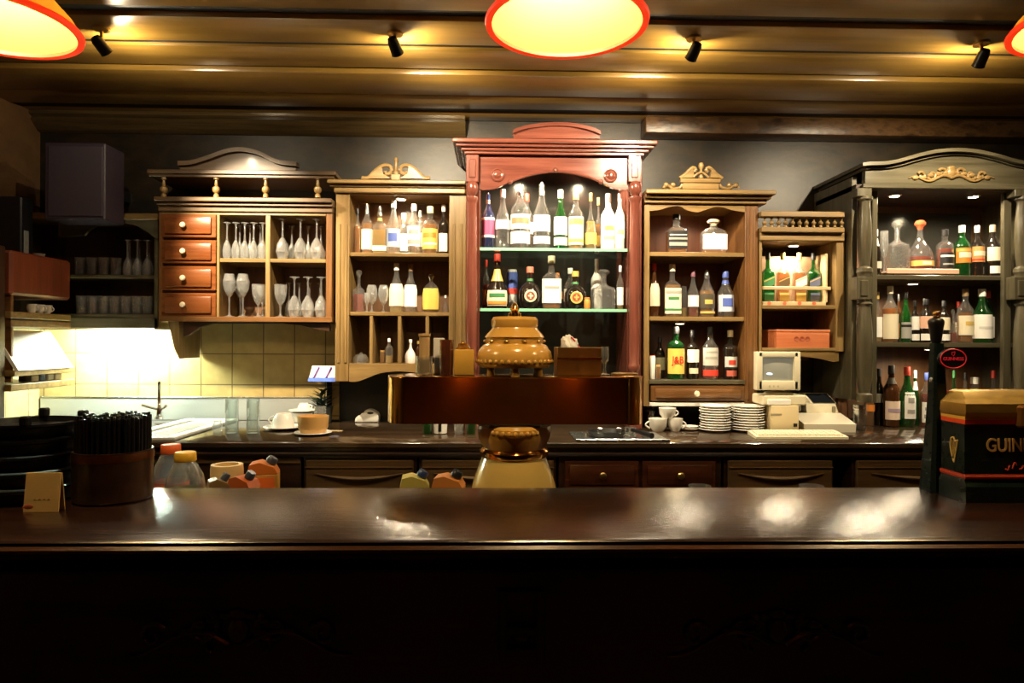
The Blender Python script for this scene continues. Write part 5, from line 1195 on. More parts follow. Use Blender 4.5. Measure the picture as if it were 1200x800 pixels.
lettering('lettering', 'GUINNESS', .0135, (q.x, q.y - .0130, q.z - .001), emit('red_badge_light', (.5, .01, .02), .35), ob, .0006)
mb = MB().tube([(q.x + p[0], q.y - .013, q.z + p[1]) for p in [(-.004, .020), (-.005, .012), (0, .008), (.004, .016), (.004, .021), (-.001, .019), (-.004, .020)]], .0009, 5); mb.build('badge_harp', emit('red_badge_light', (.5, .01, .02), .35), ob)
MB().tube([(at(1100, 424, yt2).x, yt2 - .02, q.z), (q.x - .02, yt2 - .02, q.z)], .007).build('badge_arm', BLACK, tp2)
# ---------------------------------------------------------------- dark caddies on the bar
c = Vector((at(36, 590, 1.975).x, 1.975, BZ))
r = .13
zt_ = at(30, 498, 1.975 - r).z
ca = thing('ashtray_stack', 'stack of large round black trays on the bar beside the cream card', 'tray stack', c)
n = 5; hh = (zt_ - BZ) / n
for i in range(n):
    z0 = BZ + .0006 + i * hh
    MB().lathe((c.x, c.y, z0), [(r * .86, 0), (r * .9, .004), (r * .97, hh * .72), (r, hh * .78), (r, hh * .94), (r * .95, hh * .94), (r * .92, hh * .55), (.002, hh * .5)], 48).build('tray', BLACK, ca)
for a in (.4, 1.9, 3.6, 5.2): MB().box(c.x + r * .97 * math.cos(a) - .012, c.x + r * .97 * math.cos(a) + .012, c.y + r * .97 * math.sin(a) - .012, c.y + r * .97 * math.sin(a) + .012, zt_ - hh * .1, zt_ + .022, .004).build('rim_lug', BLACK, ca)
q0, q1 = on(27, 600, BZ), on(68, 600, BZ); q1.y = q0.y
cd_ = thing('table_card', 'cream folded card with faint script standing before the black trays', 'card', ((q0.x + q1.x) / 2, q0.y, BZ))
hc = at(48, 555, q0.y).z - BZ
MB().sideprof([(q0.y, BZ + .0006), (q0.y + .012, BZ + hc), (q0.y + .0145, BZ + hc), (q0.y + .0025, BZ + .0006)], q0.x, q1.x).build('card_front', plain('cream_card', (.72, .48, .16), .6), cd_)
MB().sideprof([(q0.y + .030, BZ + .0006), (q0.y + .0175, BZ + hc), (q0.y + .015, BZ + hc), (q0.y + .0275, BZ + .0006)], q0.x, q1.x).build('card_back', plain('cream_card', (.72, .48, .16), .6), cd_)
xm = (q0.x + q1.x) / 2
mb = MB().tube([(xm - .02 + .045 * t, q0.y + .0045, BZ + .030 + .004 * math.sin(t * 24)) for t in [i / 30 for i in range(31)]], .0012, 5); mb.build('script_line', pm((.35, .2, .08)), cd_)
mb = MB().ball((q0.x + .012, q0.y + .0022, BZ + .011), .010, 1.6, .15, .9); mb.ball((q1.x - .012, q0.y + .013, BZ + .062), .008, .8, .15, 1.4); mb.build('red_flower', pm((.45, .10, .04)), cd_)
c = Vector((at(133, 570, 1.96).x, 1.96, BZ)); r = 42 * sc(133, 1.96)
ct_ = thing('straw_caddy', 'round dark wooden caddy packed with black drinking straws on the bar', 'caddy', c)
z1 = at(133, 533, 1.96 - r).z; z2_ = at(133, 489, 1.96 - r).z
MB().lathe(c, [(r * .96, .0006), (r, .006), (r, z1 - BZ), (r * .94, z1 - BZ), (r * .93, .012), (.001, .01)], 40).build('wooden_bowl', DARK, ct_)
MB().lathe(c, [(r * 1.015, (z1 - BZ) * .82), (r * 1.02, (z1 - BZ) * .9), (r * 1.01, (z1 - BZ) * .97)], 40, cap0=False, cap1=False).build('brass_band', plain('dark_copper', (.2, .08, .03), .35, 1), ct_)
mb = MB(); rnd = random.Random(5)
for ring, cnt in ((.90, 46), (.78, 40), (.64, 32), (.5, 24), (.34, 16), (.15, 6)):
    for i in range(cnt):
        a = 2 * PI * (i + rnd.random() * .5) / cnt; x_, y_ = c.x + r * ring * math.cos(a), c.y + r * ring * math.sin(a)
        h_ = z2_ - BZ - rnd.random() * .012
        mb.lathe((x_, y_, BZ), [(.0042, .012), (.0042, h_)], 6)
s_ = mb.build('straws', BLACK, ct_); s_['kind'] = 'stuff'
# ---------------------------------------------------------------- things on the service shelf behind the bar
def soda(px, top, w, yv, capc, label, lab):
    k3 = sc(px, yv); x = at(px, 560, yv).x; H = at(px, top, yv).z - SZ; R = w * k3 / 2
    o = thing('plastic_bottle', label, 'bottle', (x, yv, SZ + .0006), 'plastic bottles behind the bar')
    MB().lathe((0, 0, 0), [(R * .9, 0), (R, .02), (R * .94, H * .3), (R, H * .45), (R, H * .66), (R * .9, H * .76), (R * .62, H * .86), (R * .5, H * .90), (R * .48, H * .97)], 24).build('plastic_body', GCLR, o, at_world=False)
    MB().lathe((0, 0, 0), [(R * .53, H * .905), (R * .56, H * .915), (R * .54, H * .99), (R * .5, H), (.001, H)], 28).build('screw_cap', pm(capc, .4), o, at_world=False)
    MB().lathe((0, 0, 0), [(R * 1.01, H * .36), (R * 1.012, H * .62)], 24, cap0=False, cap1=False).build('wrap_label', pm(lab), o, at_world=False)
soda(200, 520.5, 40, 2.34, (.75, .13, .03), 'clear plastic bottle with orange-red cap behind the bar', (.5, .12, .06))
soda(217, 529.5, 44, 2.25, (.75, .42, .03), 'clear plastic bottle with yellow-orange cap behind the bar', (.6, .5, .2))
def pot(px, top, w, yv, label):
    k3 = sc(px, yv); x = at(px, 560, yv).x; H = at(px, top, yv).z - SZ; R = w * k3 / 2
    o = thing('cream_pot', label, 'pot', (x, yv, SZ))
    MB().lathe((x, yv, SZ + .0006), [(R * .8, 0), (R * .9, .01), (R, H - .08), (R * 1.02, H - .02), (R * .98, H), (R * .72, H), (R * .70, H - .03), (.001, H - .05)], 32).build('pot_body', plain('cream_stone', (.62, .44, .2), .6), o)
pot(266, 544, 36, 2.40, 'thick-rimmed cream pot behind the bar between bottles and cartons')
def carton(px, top, w, yv, label, c1, c2, capc, rot=0):
    k3 = sc(px, yv); x = at(px, 560, yv).x; H = at(px, top, yv).z - SZ; R = w * k3 / 2; s = R
    o = thing('juice_carton', label, 'carton', (x, yv, SZ + .0006), 'juice cartons behind the bar'); o.rotation_euler = (0, 0, rot)
    MB().box(-s, s, -s * .8, s * .8, 0, H * .84, .004).build('carton_body', pm(c1), o, at_world=False)
    mb = MB().prism([(-s, H * .84), (s, H * .84), (s * .75, H * .93), (-s * .2, H), (-s * .85, H * .97)], -s * .78, s * .78); mb.build('slanted_top', pm(c2), o, at_world=False)
    n_ = Vector((.55, 0, .83)); M = Matrix.Translation((s * .42, 0, H * .965)) @ n_.to_track_quat('Z', 'Y').to_matrix().to_4x4()
    MB().lathe((0, 0, 0), [(s * .36, 0), (s * .38, .006), (s * .36, .020), (s * .3, .024), (.001, .024)], 20).rot(M).build('screw_cap', pm(capc, .3), o, at_world=False)
    MB().box(-s * .8, s * .8, -s * .8 - .0012, -s * .8, H * .45, H * .8, .001).build('front_print', pm((.75, .16, .03)), o, at_world=False)
carton(309, 540, 34, 2.42, 'tall orange juice carton with blue-grey cap at the row end, behind the bar', (.50, .24, .04), (.55, .15, .02), (.05, .06, .09), .2)
carton(286, 557, 29, 2.29, 'low juice carton with red-orange top in front of the tall orange one', (.50, .20, .04), (.45, .10, .02), (.05, .06, .09), -.25)
carton(256, 560, 25, 2.21, 'low brownish carton nearest the yellow-capped bottle behind the bar', (.10, .05, .02), (.22, .13, .05), (.05, .06, .09), .5)
carton(486, 556, 34, 2.30, 'yellow-green juice carton with dark blue cap, behind the middle of the bar', (.2, .2, .2), (.5, .42, .10), (.02, .04, .12), .1)
carton(526, 556, 36, 2.30, 'orange juice carton with black cap beside the ceramic beer tower', (.5, .2, .06), (.6, .22, .05), (.012, .014, .02), -.1)
for i, (px, w, d) in enumerate(((820, 26, 'clear beer glass rim showing behind the bar, below the drawer cabinet'), (951, 28, 'clear beer glass rim showing behind the bar, below the keyboard'))):
    yv = 2.30; k3 = sc(px, yv); H = at(px, 569, yv).z - SZ; R = w * k3 / 2; x = at(px, 569, yv).x
    o = tag(MB().lathe((x, yv, SZ + .0006), [(R * .7, 0), (R * .75, .004), (R, H), (R * .97, H), (R * .72, .012), (.001, .010)], 28).build('beer_glass', GCLR), d, 'glass', 'beer glasses behind the bar')
# ---------------------------------------------------------------- things on the back counter
def base(px, py): return on(px, py, CZ + .0008)
# sink
q = base(211, 515); k3 = sc(211, q.y)
sk = thing('sink', 'stainless steel sink and drainboard set on the counter below the tube light', 'sink', (at(211, 515, 3.4).x, 3.6, CZ))
x0, x1 = at(150, 510, 3.3).x, at(247, 505, 3.55).x
mb = MB().box(x0, x1, 3.155, 3.20, CZ + .0008, CZ + .018, .006, 2); mb.box(x0, x1, 3.86, 3.91, CZ + .0008, CZ + .018, .006, 2); mb.box(x0, x0 + .05, 3.19, 3.87, CZ + .0008, CZ + .018, .006, 2); mb.box(x1 - .05, x1, 3.19, 3.87, CZ + .0008, CZ + .018, .006, 2)
mb.build('rim', plain('sink_steel', (.8, .82, .78), .35, .15), sk)
MB().box(x0 + .03, x1 - .03, 3.18, 3.88, CZ + .0008, CZ + .005).build('basin_floor', plain('sink_steel', (.8, .82, .78), .35, .15), sk)
mb = MB(); w = (x1 - x0) / 12
for i in range(5): mb.box(x0 + .09 + i * w, x0 + .10 + i * w, 3.24, 3.84, CZ + .0052, CZ + .010, .002)
mb.build('drain_ribs', plain('sink_steel', (.8, .82, .78), .35, .15), sk)
sp_ = thing('steel_splashback', 'plain steel splash sheet standing behind the sink and the cups', 'splashback', (at(240, 480, 3.98).x, 3.98, CZ))
MB().box(XL + .02, at(384, 480, 3.985).x, 3.978, 3.986, CZ + .0008, at(240, 466, 3.98).z, .002).build('sheet', plain('brushed_sheet', (.6, .62, .6), .4, .7), sp_)
MB().box(XL + .02, at(384, 480, 3.985).x, 3.974, 3.989, at(240, 466, 3.98).z, at(240, 466, 3.98).z + .006, .002).build('folded_edge', STEEL, sp_)
fx = at(186, 490, 3.88).x
fa = thing('sink_tap', 'slim tall chrome tap behind the sink', 'tap', (fx, 3.885, CZ + .018))
z0 = CZ + .0185
MB().lathe((fx, 3.885, z0), [(.024, 0), (.024, .01), (.016, .02), (.016, .06), (.010, .07), (.009, at(186, 452, 3.885).z - z0), (.012, at(186, 450, 3.885).z - z0), (.010, at(186, 447, 3.885).z - z0), (.002, at(186, 446, 3.885).z - z0)], 16).build('tap_column', CHROME, fa)
MB().tube([(fx, 3.885, z0 + .05), (fx - .03, 3.85, z0 + .065), (fx - .055, 3.80, z0 + .085)], .006).build('spout', CHROME, fa)
MB().tube([(fx, 3.885, z0 + .045), (fx + .03, 3.87, z0 + .06), (fx + .05, 3.86, z0 + .075)], [.005, .006, .008]).build('lever', CHROME, fa)
for i, px in enumerate((271.5, 296.5)):
    q = base(px, 507); k3 = sc(px, q.y); R = 7.5 * k3; H = 40 * k3
    o = tag(MB().lathe((q.x, q.y, CZ + .0008), [(R * .94, 0), (R, .003), (R, H), (R * .9, H), (R * .9, .012), (.001, .010)], 24).build('highball_glass', glass('thick_clear_glass', (.93, .97, .95), .09)), ('tall straight clear glass on the counter, the one nearer the sink', 'tall straight clear glass on the counter, the one nearer the cups')[i], 'glass', 'tall straight glasses by the sink')
o = thing('soap_jar', 'small clear jar with crumpled plastic beside the tall straight glasses', 'jar', base(255, 506))
q = base(255, 506)
MB().lathe(q, [(.02, 0), (.024, .004), (.026, .03), (.018, .045), (.02, .055), (.001, .056)], 16).build('jar_body', GSTEM, o)
def cup(px, py, w, h, label, flip=False, saucer=True, group='white cups on the counter', z=None, handle=1):
    q = base(px, py); k3 = sc(px, q.y); R = w * k3 / 2; H = h * k3; z = z if z is not None else CZ + .0008
    if saucer:
        s_ = tag(MB().lathe((q.x, q.y, z), [(R * .9, 0), (R * 1.0, .003), (R * 1.75, .016), (R * 1.72, .019), (R * .9, .007), (.001, .006)], 32).build('saucer', WHITE), saucer, 'saucer', 'white saucers on the counter')
        z += .0098
    o = thing('coffee_cup', label, 'cup', (q.x, q.y, z), group)
    pr = [(R * .55, 0), (R * .6, .004), (R * .9, H * .4), (R, H), (R * .95, H), (R * .84, H * .4), (.001, H * .12)]
    if flip: pr = [(r_, H - z_) for r_, z_ in pr][::-1]; pr = [(R * .95, 0), (R, 0), (R * .92, H * .55), (R * .7, H * .92), (R * .6, H), (.001, H)]
    MB().lathe((q.x, q.y, z), pr, 28).build('cup_body', WHITE, o)
    MB().tube([(q.x + handle * (R * .86 + H * .34 * math.sin(PI * t)), q.y, z + H * (.22 + .58 * t)) for t in [i / 10 for i in range(11)]], .0042).build('handle', WHITE, o)
    return o, q, z, R, H
cup(332, 503, 26, 17, 'white cup turned upside down on its saucer beside the tan bowl', True, 'white saucer under the upside-down cup on the counter', handle=-1)
q = base(354, 499); k3 = sc(354, q.y)
o, q, z, R, H = cup(354, 499, 24, 16, 'lower white cup of the two stacked behind the tan bowl', False, False)
s_ = tag(MB().lathe((q.x, q.y, z + H + .0005), [(R * .7, 0), (R * .8, .002), (R * 1.3, .011), (R * 1.28, .014), (R * .7, .005), (.001, .004)], 28).build('saucer', WHITE), 'white saucer lying on the lower stacked cup behind the tan bowl', 'saucer', 'white saucers on the counter')
cup(356, 499, 15, 9, 'small white cup on top of the saucer stack behind the tan bowl', True, False, z=z + H + .0085)
q = base(367, 509); k3 = sc(367, q.y); R = 18 * k3; H = 20 * k3
tag(MB().lathe((q.x, q.y, CZ + .0008), [(R * .7, 0), (R * .75, .003), (R * 1.2, .012), (R * 1.18, .015), (R * .7, .006), (.001, .005)], 32).build('saucer', WHITE), 'white saucer under the tan bowl on the counter', 'saucer', 'white saucers on the counter')
o = thing('tan_bowl', 'straight-sided tan bowl on a white saucer near the counter edge', 'bowl', (q.x, q.y, CZ + .0092))
MB().lathe((q.x, q.y, CZ + .0092), [(R * .72, 0), (R * .8, .003), (R * .94, H * .35), (R, H), (R * .96, H), (R * .9, H * .35), (.001, H * .1)], 36).build('bowl_body', plain('tan_glaze', (.62, .36, .12), .35), o)
q = base(375, 501); k3 = sc(374, q.y); R = 7 * k3; H = 25 * k3
tag(MB().lathe((q.x, q.y, CZ + .0008), [(R * .9, 0), (R, .003), (R, H), (R * .92, H), (R * .9, .01), (.001, .008)], 22).build('tumbler', GSTEM), 'clear straight tumbler behind the tan bowl, before the dark plant', 'glass')
# plant with blue and white pack
q = base(384, 492); pl = thing('potted_plant', 'dark green leafy plant on the counter below the blue and white pack', 'plant', (q.x, 3.86, CZ))
MB().lathe((q.x, 3.86, CZ + .0008), [(.045, 0), (.05, .005), (.06, .09), (.055, .09), (.05, .06), (.001, .05)], 24).build('pot', plain('dark_pot', (.02, .025, .02), .4), pl)
mb = MB(); rnd = random.Random(9)
for i in range(46):
    a = rnd.random() * 2 * PI; h = .08 + .12 * rnd.random(); r_ = .015 + .035 * rnd.random(); c = Vector((q.x + r_ * math.cos(a), 3.86 + r_ * math.sin(a), CZ + h))
    d = Vector((math.cos(a), math.sin(a), .3 + .5 * rnd.random())).normalized(); u = d.cross(Vector((0, 0, 1))).normalized(); l_ = .025 + .02 * rnd.random()
    mb.rings([[c - d * l_, c - d * l_ + u * .002], [c + u * .012, c - u * .012][::-1], [c + d * l_ + u * .002, c + d * l_]][:0] or [[c - d * l_ + u * .001, c - d * l_ - u * .001, c - d * l_ - Vector((0, 0, .001))], [c + u * .014, c - u * .014, c - Vector((0, 0, .004))], [c + d * l_ + u * .001, c + d * l_ - u * .001, c + d * l_ - Vector((0, 0, .001))]])
    mb.tube([(q.x, 3.86, CZ + .05), tuple(c - d * l_)], .0015, 4)
mb.build('foliage', plain('dark_leaf', (.012, .035, .018), .4), pl)
k3 = sc(380, 3.80); xa_, xb_ = at(361, 440, 3.80).x, at(395.5, 440, 3.80).x; zb_, zt_ = at(380, 447, 3.80).z, at(380, 429, 3.80).z
pk = thing('tea_pack', 'blue and white pack with violet strokes on a dark stand above the plant', 'pack', ((xa_ + xb_) / 2, 3.86, CZ))
xm = (xa_ + xb_) / 2
MB().sideprof([(3.78, zb_), (3.86, zt_), (3.90, zt_), (3.90, zb_)], xa_ + .006, xb_).build('pack_body', plain('pack_white', (.52, .52, .58), .4), pk)
MB().sideprof([(3.7785, zb_ + .001), (3.7985, zb_ + .0215), (3.7975, zb_ + .0225), (3.7775, zb_ + .002)], xa_ + .004, xb_ - .002).build('blue_band', pm((.05, .12, .5)), pk)
for u in (.2, .62): MB().tube([(xa_ + (xb_ - xa_) * (u + .10 * t), 3.794 + .052 * t, zb_ + .022 + .055 * t) for t in (0, .5, 1)], .0045, 6).build('violet_stroke', pm((.14, .05, .25)), pk)
mb = MB().box(xm - .015, xm + .015, 3.945, 3.96, CZ + .008, zb_ + .03, .003); mb.box(xm - .015, xm + .015, 3.899, 3.95, zb_ + .012, zb_ + .03, .003); mb.build('stand', BLACK, pk); MB().box(xm - .06, xm + .06, 3.936, 3.970, CZ + .0008, CZ + .008, .002).build('stand_base', BLACK, pk)
# white iron-like press
q = base(431, 494); k3 = sc(431, q.y)
ir = thing('hand_iron', 'small white iron-shaped gadget with handle slot on the dark counter', 'iron', (q.x, q.y, CZ))
w = 13.5 * k3; h = 15 * k3
pts = curve([(-w, 0), (-w * .98, h * .3), (-w * .75, h * .5), (-w * .35, h * .62), (-w * .2, h * .9), (.1 * w, h), (.5 * w, h * .92), (.9 * w, h * .68), (w, h * .45), (w * .95, 0)], 4)
mb = MB().prism([(q.x + a, CZ + .0008 + max(0, b_)) for a, b_ in pts], q.y - .035, q.y + .035)
bmesh.ops.bevel(mb.bm, geom=[e for e in mb.bm.edges if abs(e.verts[0].co.y - e.verts[1].co.y) < 1e-5], offset=.008, segments=2, profile=.5, affect='EDGES')
mb.build('shell', WHITE, ir)
MB().ball((q.x + .02 * 1, q.y - .0345, CZ + h * .74), .017, 1.15, .12, .42).build('handle_slot', BLACK, ir)
MB().box(q.x - w * .95, q.x + w * .9, q.y - .037, q.y + .037, CZ + .0008, CZ + .005, .001).build('sole_plate', STEEL, ir)
q = base(392, 505); tag(MB().box(q.x - .04, q.x + .04, q.y - .02, q.y + .02, CZ + .0008, CZ + .004, .001).build('paper_slip', plain('slip', (.5, .38, .2), .6)), 'tan paper slip lying on the counter beside the tan bowl', 'paper')
# small glasses under the crossbar
for i, (px, c, d) in enumerate(((501, GGRN, 'small green glass under the crossbar, beside the white cup'), (537.5, GSTEM, 'small clear glass under the crossbar between tower and white cup'), (552, GGRN, 'small green glass under the crossbar, nearest the ceramic tower'))):
    q = base(px, 508); k3 = sc(px, q.y)
    tag(MB().lathe((q.x, q.y, CZ + .0008), [(.020, 0), (.022, .003), (.026, .075), (.0245, .075), (.021, .01), (.001, .008)], 20).build('shot_glass', c), d, 'glass', 'small glasses under the crossbar')
q = base(516, 508)
o = thing('coffee_cup', 'white cup with a black stripe under the brass crossbar', 'cup', (q.x, q.y, CZ))
MB().lathe((q.x, q.y, CZ + .0008), [(.026, 0), (.032, .004), (.037, .08), (.035, .08), (.029, .012), (.001, .01)], 24).build('cup_body', WHITE, o)
MB().box(q.x - .008, q.x + .008, q.y - .0385, q.y - .030, CZ + .015, CZ + .081, .002).build('black_stripe', BLACK, o)
# steel tray with pan
q0 = on(676, 516.5, CZ); xa_, xb_ = at(675, 516, 3.15).x, at(785, 516, 3.15).x
st = thing('steel_tray', 'low brushed steel tray at the counter edge holding a black pan', 'tray', ((xa_ + xb_) / 2, 3.5, CZ))
mb = MB().box(xa_, xb_, 3.145, 3.46, CZ + .0008, CZ + .006, .002); mb.build('tray_sheet', STEEL, st)
mb = MB().box(xa_, xb_, 3.142, 3.152, CZ + .0008, CZ + .013, .002); mb.build('front_lip', STEEL, st)
pn = thing('black_pan', 'round black pan with two steel clips on the steel tray', 'pan', (at(711, 510, 3.29).x, 3.29, CZ + .006))
c = (at(711, 510, 3.29).x, 3.29, CZ + .0065)
MB().lathe(c, [(.075, 0), (.082, .004), (.092, .028), (.088, .028), (.078, .008), (.001, .006)], 32).build('pan_body', BLACK, pn)
for f in (-1, 1): MB().box(c[0] + f * .045 - .012, c[0] + f * .045 + .012, 3.21, 3.222, c[2] + .022, c[2] + .05, .003).build('clip', STEEL, pn)
sp2 = thing('portafilter', 'black-handled coffee lever lying on the steel tray before the cups', 'coffee lever', (at(752, 510, 3.3).x, 3.3, CZ + .006))
a, b_ = at(741, 503, 3.35), at(764, 512, 3.20)
MB().tube([(a.x, 3.35, CZ + .028), ((a.x + b_.x) / 2, 3.28, CZ + .026), (b_.x, 3.20, CZ + .0205)], [.009, .012, .014], 12).build('handle', BLACK, sp2)
MB().lathe((a.x - .005, 3.385, CZ + .0066), [(.026, 0), (.030, .004), (.030, .03), (.027, .03), (.026, .008), (.001, .007)], 20).build('filter_cup', STEEL, sp2)
q = base(738, 513); tag(MB().tube([(q.x - .012, 3.24, CZ + .0095), (q.x, 3.20, CZ + .009), (q.x + .012, 3.17, CZ + .0128)], [.002, .002, .006], 8).build('teaspoon', STEEL), 'steel teaspoon lying on the steel tray beside the black pan', 'spoon')
q = base(680, 502); tag(MB().tube([(q.x - .01, 3.32, CZ + .0118), (q.x + .01, 3.36, CZ + .0102), (q.x + .03, 3.42, CZ + .0102)], [.005, .003, .003], 8).build('teaspoon', STEEL), 'steel teaspoon lying on the steel tray nearest the ceramic tower', 'spoon')
# cups near the plates
zc1 = CZ + .0008
cup(771, 505, 22, 15, 'front white cup below the drawer, nearest the brass crossbar', False, False, group='white cups below the drawer', handle=-1)
cup(791, 505, 18, 15, 'lower white cup beside the plates, handle toward the plates', False, False, group='white cups below the drawer')
q = base(782, 505); zz1 = CZ + .0008 + 15 * sc(782, q.y) + .001
o, q, z, R, H = cup(782, 505, 20, 12, 'upper white cup stacked over the two cups below the drawer', False, False, group='white cups below the drawer', z=zz1)
q = base(765, 498)
o = thing('steel_strainer', 'crumpled silver strainer among the white cups beside the crossbar', 'strainer', (q.x, q.y + .06, CZ))
MB().lathe((q.x, q.y + .06, CZ + .0008), [(.03, 0), (.034, .01), (.030, .05), (.034, .075), (.030, .078), (.026, .05), (.001, .01)], 16).build('strainer_cup', STEEL, o)
mb = MB().tube([(q.x, q.y + .06, CZ + .06), (q.x + .02, q.y + .05, CZ + .10)], .003); mb.build('handle', STEEL, o)
MB().tube([(q.x - .01, q.y + .06, CZ + .06), (q.x - .012, q.y + .05, CZ + .104)], .003).build('handle', STEEL, o)
q = base(808, 504); k3 = sc(810, q.y)
for i in range(2):
    tag(MB().lathe((q.x, q.y, CZ + .0008 + i * .010), [(.03, 0), (.034, .002), (.046, .012), (.045, .014), (.032, .005), (.001, .004)], 28).build('saucer', WHITE), ('lower small saucer between the cups and the plate stacks', 'upper small saucer between the cups and the plate stacks')[i], 'saucer', 'small saucers by the plates')
for s, (px, w) in enumerate(((838, 36), (876.5, 37.5))):
    q = base(px, 505.5); k3 = sc(px, q.y); R = w * k3 / 2; hh = (at(px, 475.5, q.y).z - CZ) / 10
    for i in range(10):
        j = (i * 37 % 7 - 3) * .0008
        tag(MB().lathe((q.x + j, q.y - j, CZ + .0008 + i * hh), [(R * .6, 0), (R * .62, .002), (R * .75, hh * .55), (R, hh * 1.1), (R * .98, hh * 1.3), (R * .73, hh * .85), (R * .6, hh * .6), (.001, hh * .55)], 40).build('plate', WHITE), ('white plate in the stack beside the cups', 'white plate in the stack beside the beige printer')[s], 'plate', ('plates stacked beside the cups', 'plates stacked beside the printer')[s])
# monitor, printer, register, keyboard
BEI = plain('beige_plastic', (.70, .64, .46), .4)
Y = 3.44
mo = thing('crt_monitor', 'small beige tube monitor with grey screen, on the receipt printer base', 'monitor', (at(912, 440, Y).x, Y + .1, CZ))
def fr(a, b_, c_, d_, Y0, Y1, name, m, par, bev=.004): return MB().rb(a, b_, c_, d_, Y0, Y1, bev, 2).build(name, m, par)
mb = MB(); mb.rb(887, 894, 412, 457, Y, Y + .05, .005, 2); mb.rb(931, 938.5, 412, 457, Y, Y + .05, .005, 2); mb.rb(889, 936, 412, 418.5, Y, Y + .05, .005, 2); mb.rb(889, 936, 446, 457, Y, Y + .05, .005, 2); mb.build('bezel', BEI, mo)
p0, p1 = at(890, 455, Y + .05), at(936, 414, Y + .05)
mb = MB(); cxm, czm = (p0.x + p1.x) / 2, (p0.z + p1.z) / 2; hw, hz = (p1.x - p0.x) / 2, (p1.z - p0.z) / 2
mb.rings([[Vector((cxm + sx * hw * f, yy_, czm - (1 - f) * hz * .3 + sz * hz * f)) for sx, sz in ((-1, -1), (1, -1), (1, 1), (-1, 1))] for f, yy_ in ((1, Y + .045), (.93, Y + .08), (.7, Y + .15), (.62, Y + .17))]).build('housing', BEI, mo)
sc0, sc1 = at(893.5, 446.5, Y + .01), at(931.5, 418, Y + .01)
mb = MB(); N = 8; rows = []
for j in range(N + 1):
    rows.append([Vector((sc0.x + (sc1.x - sc0.x) * i / N, Y + .022 - .010 * (1 - (2 * i / N - 1) ** 2) * (1 - (2 * j / N - 1) ** 2), sc0.z + (sc1.z - sc0.z) * j / N)) for i in range(N + 1)])
scr = mb.rings(rows, close=False).build('screen', emit('grey_screen', (.22, .215, .165), .5), mo, 60)
scr.data.materials[0].node_tree.nodes['Principled BSDF'].inputs['Roughness'].default_value = .12
q = at(904, 438, Y); MB().ball((q.x, Y + .0165, q.z), .02, 1.0, .12, .34).build('screen_glare', emit('glare_blue', (.55, .75, .95), 1.0), scr)  # glowing blue-white spot put on as glare across the screen
mb = MB()
for p in (902, 907, 912): q = at(p, 452, Y); mb.box(q.x - .004, q.x + .004, Y - .002, Y + .002, q.z - .006, q.z + .004, .001)
mb.build('buttons', plain('beige_dark', (.5, .45, .3), .4), mo)
p = at(912, 462, Y + .09); MB().lathe((p.x, Y + .09, 0), [(.075, at(912, 463, Y).z), (.07, at(912, 461, Y).z), (.03, at(912, 459, Y).z), (.03, at(912, 456, Y).z)], 24).build('foot', plain('darker_beige', (.4, .36, .25), .5), mo)  # foot in a darker beige than the housing
zf = at(912, 463, Y).z
pr_ = thing('receipt_printer', 'beige boxy receipt printer with paper slot, under the small monitor', 'printer', (at(916, 485, 3.6).x, 3.62, CZ))
MB().box(at(904, 490, 3.43).x, at(936.5, 490, 3.43).x, 3.43, 3.600, CZ + .0008, at(916, 475, 3.43).z, .006, 2).build('printer_body', plain('beige_tan', (.66, .54, .32), .45), pr_)
zp = at(917, 475, 3.43).z
x0, x1 = at(894, 470, 3.45).x, at(945, 470, 3.45).x
MB().box(x0, x1, 3.45, 3.600, zp + .0005, zf - .0005, .006).build('top_deck', BEI, pr_)
MB().box(x0 + .02, x0 + .14, 3.432, 3.449, zp + .0008, zp + .030, .004).build('paper_cover', WHITE, pr_)
MB().box(at(903, 487, 3.43).x, at(916, 487, 3.43).x, 3.4285, 3.4305, at(910, 486.5, 3.43).z, at(910, 484.5, 3.43).z).build('maker_mark', plain('grey_print', (.3, .26, .18), .5), pr_)
MB().rb(930, 934.5, 496, 500, 3.4275, 3.431, .001).build('power_light', BLACK, pr_)
rg = thing('cash_register', 'low cream cash register with sloping dark display and wide flat drawer', 'cash register', (at(972, 490, 3.6).x, 3.66, CZ))
xa_, xb_, xc_ = at(943, 505, 3.47).x, at(1004, 505, 3.47).x, at(983, 485, 3.66).x
zs1 = at(970, 497, 3.47).z; zs2 = at(970, 484.5, 3.62).z
mb = MB(); mb.rings([[Vector(v) for v in ((xa_, 3.48, CZ + .0008), (xb_, 3.48, CZ + .0008), (xc_ + .005, 3.88, CZ + .0008), (xa_, 3.88, CZ + .0008))], [Vector(v) for v in ((xa_, 3.475, zs1), (xb_, 3.475, zs1), (xc_ + .01, 3.66, zs2 + .0), (xa_, 3.66, zs2))], [Vector(v) for v in ((xa_, 3.64, zs2), (xc_, 3.64, zs2), (xc_, 3.86, zs2), (xa_, 3.86, zs2))]])
mb.build('drawer_base', plain('register_cream', (.78, .73, .58), .4), rg)
z3, z4 = at(962, 473, 3.66).z, at(962, 461, 3.78).z
xd0, xd1 = at(945, 478, 3.66).x, at(982, 478, 3.66).x
mb = MB(); mb.rings([[Vector((x_, y_, z_)) for x_, y_ in ((xd0, 3.655), (xd1, 3.655), (xd1 - .02, 3.86), (xd0, 3.86))] for z_ in (zs2 + .0005,)] + [[Vector(v) for v in ((xd0, 3.665, z3), (xd1 - .012, 3.665, z3), (xd1 - .03, 3.86, z3), (xd0, 3.86, z3))]])
mb.build('keyboard_step', CREAM, rg)
xp0, xp1 = at(949, 466, 3.7).x, at(978, 466, 3.7).x
MB().sideprof([(3.68, z3 + .0005), (3.78, z4), (3.84, z4), (3.84, z3 + .0005)], xp0, xp1).build('display_hood', CREAM, rg)
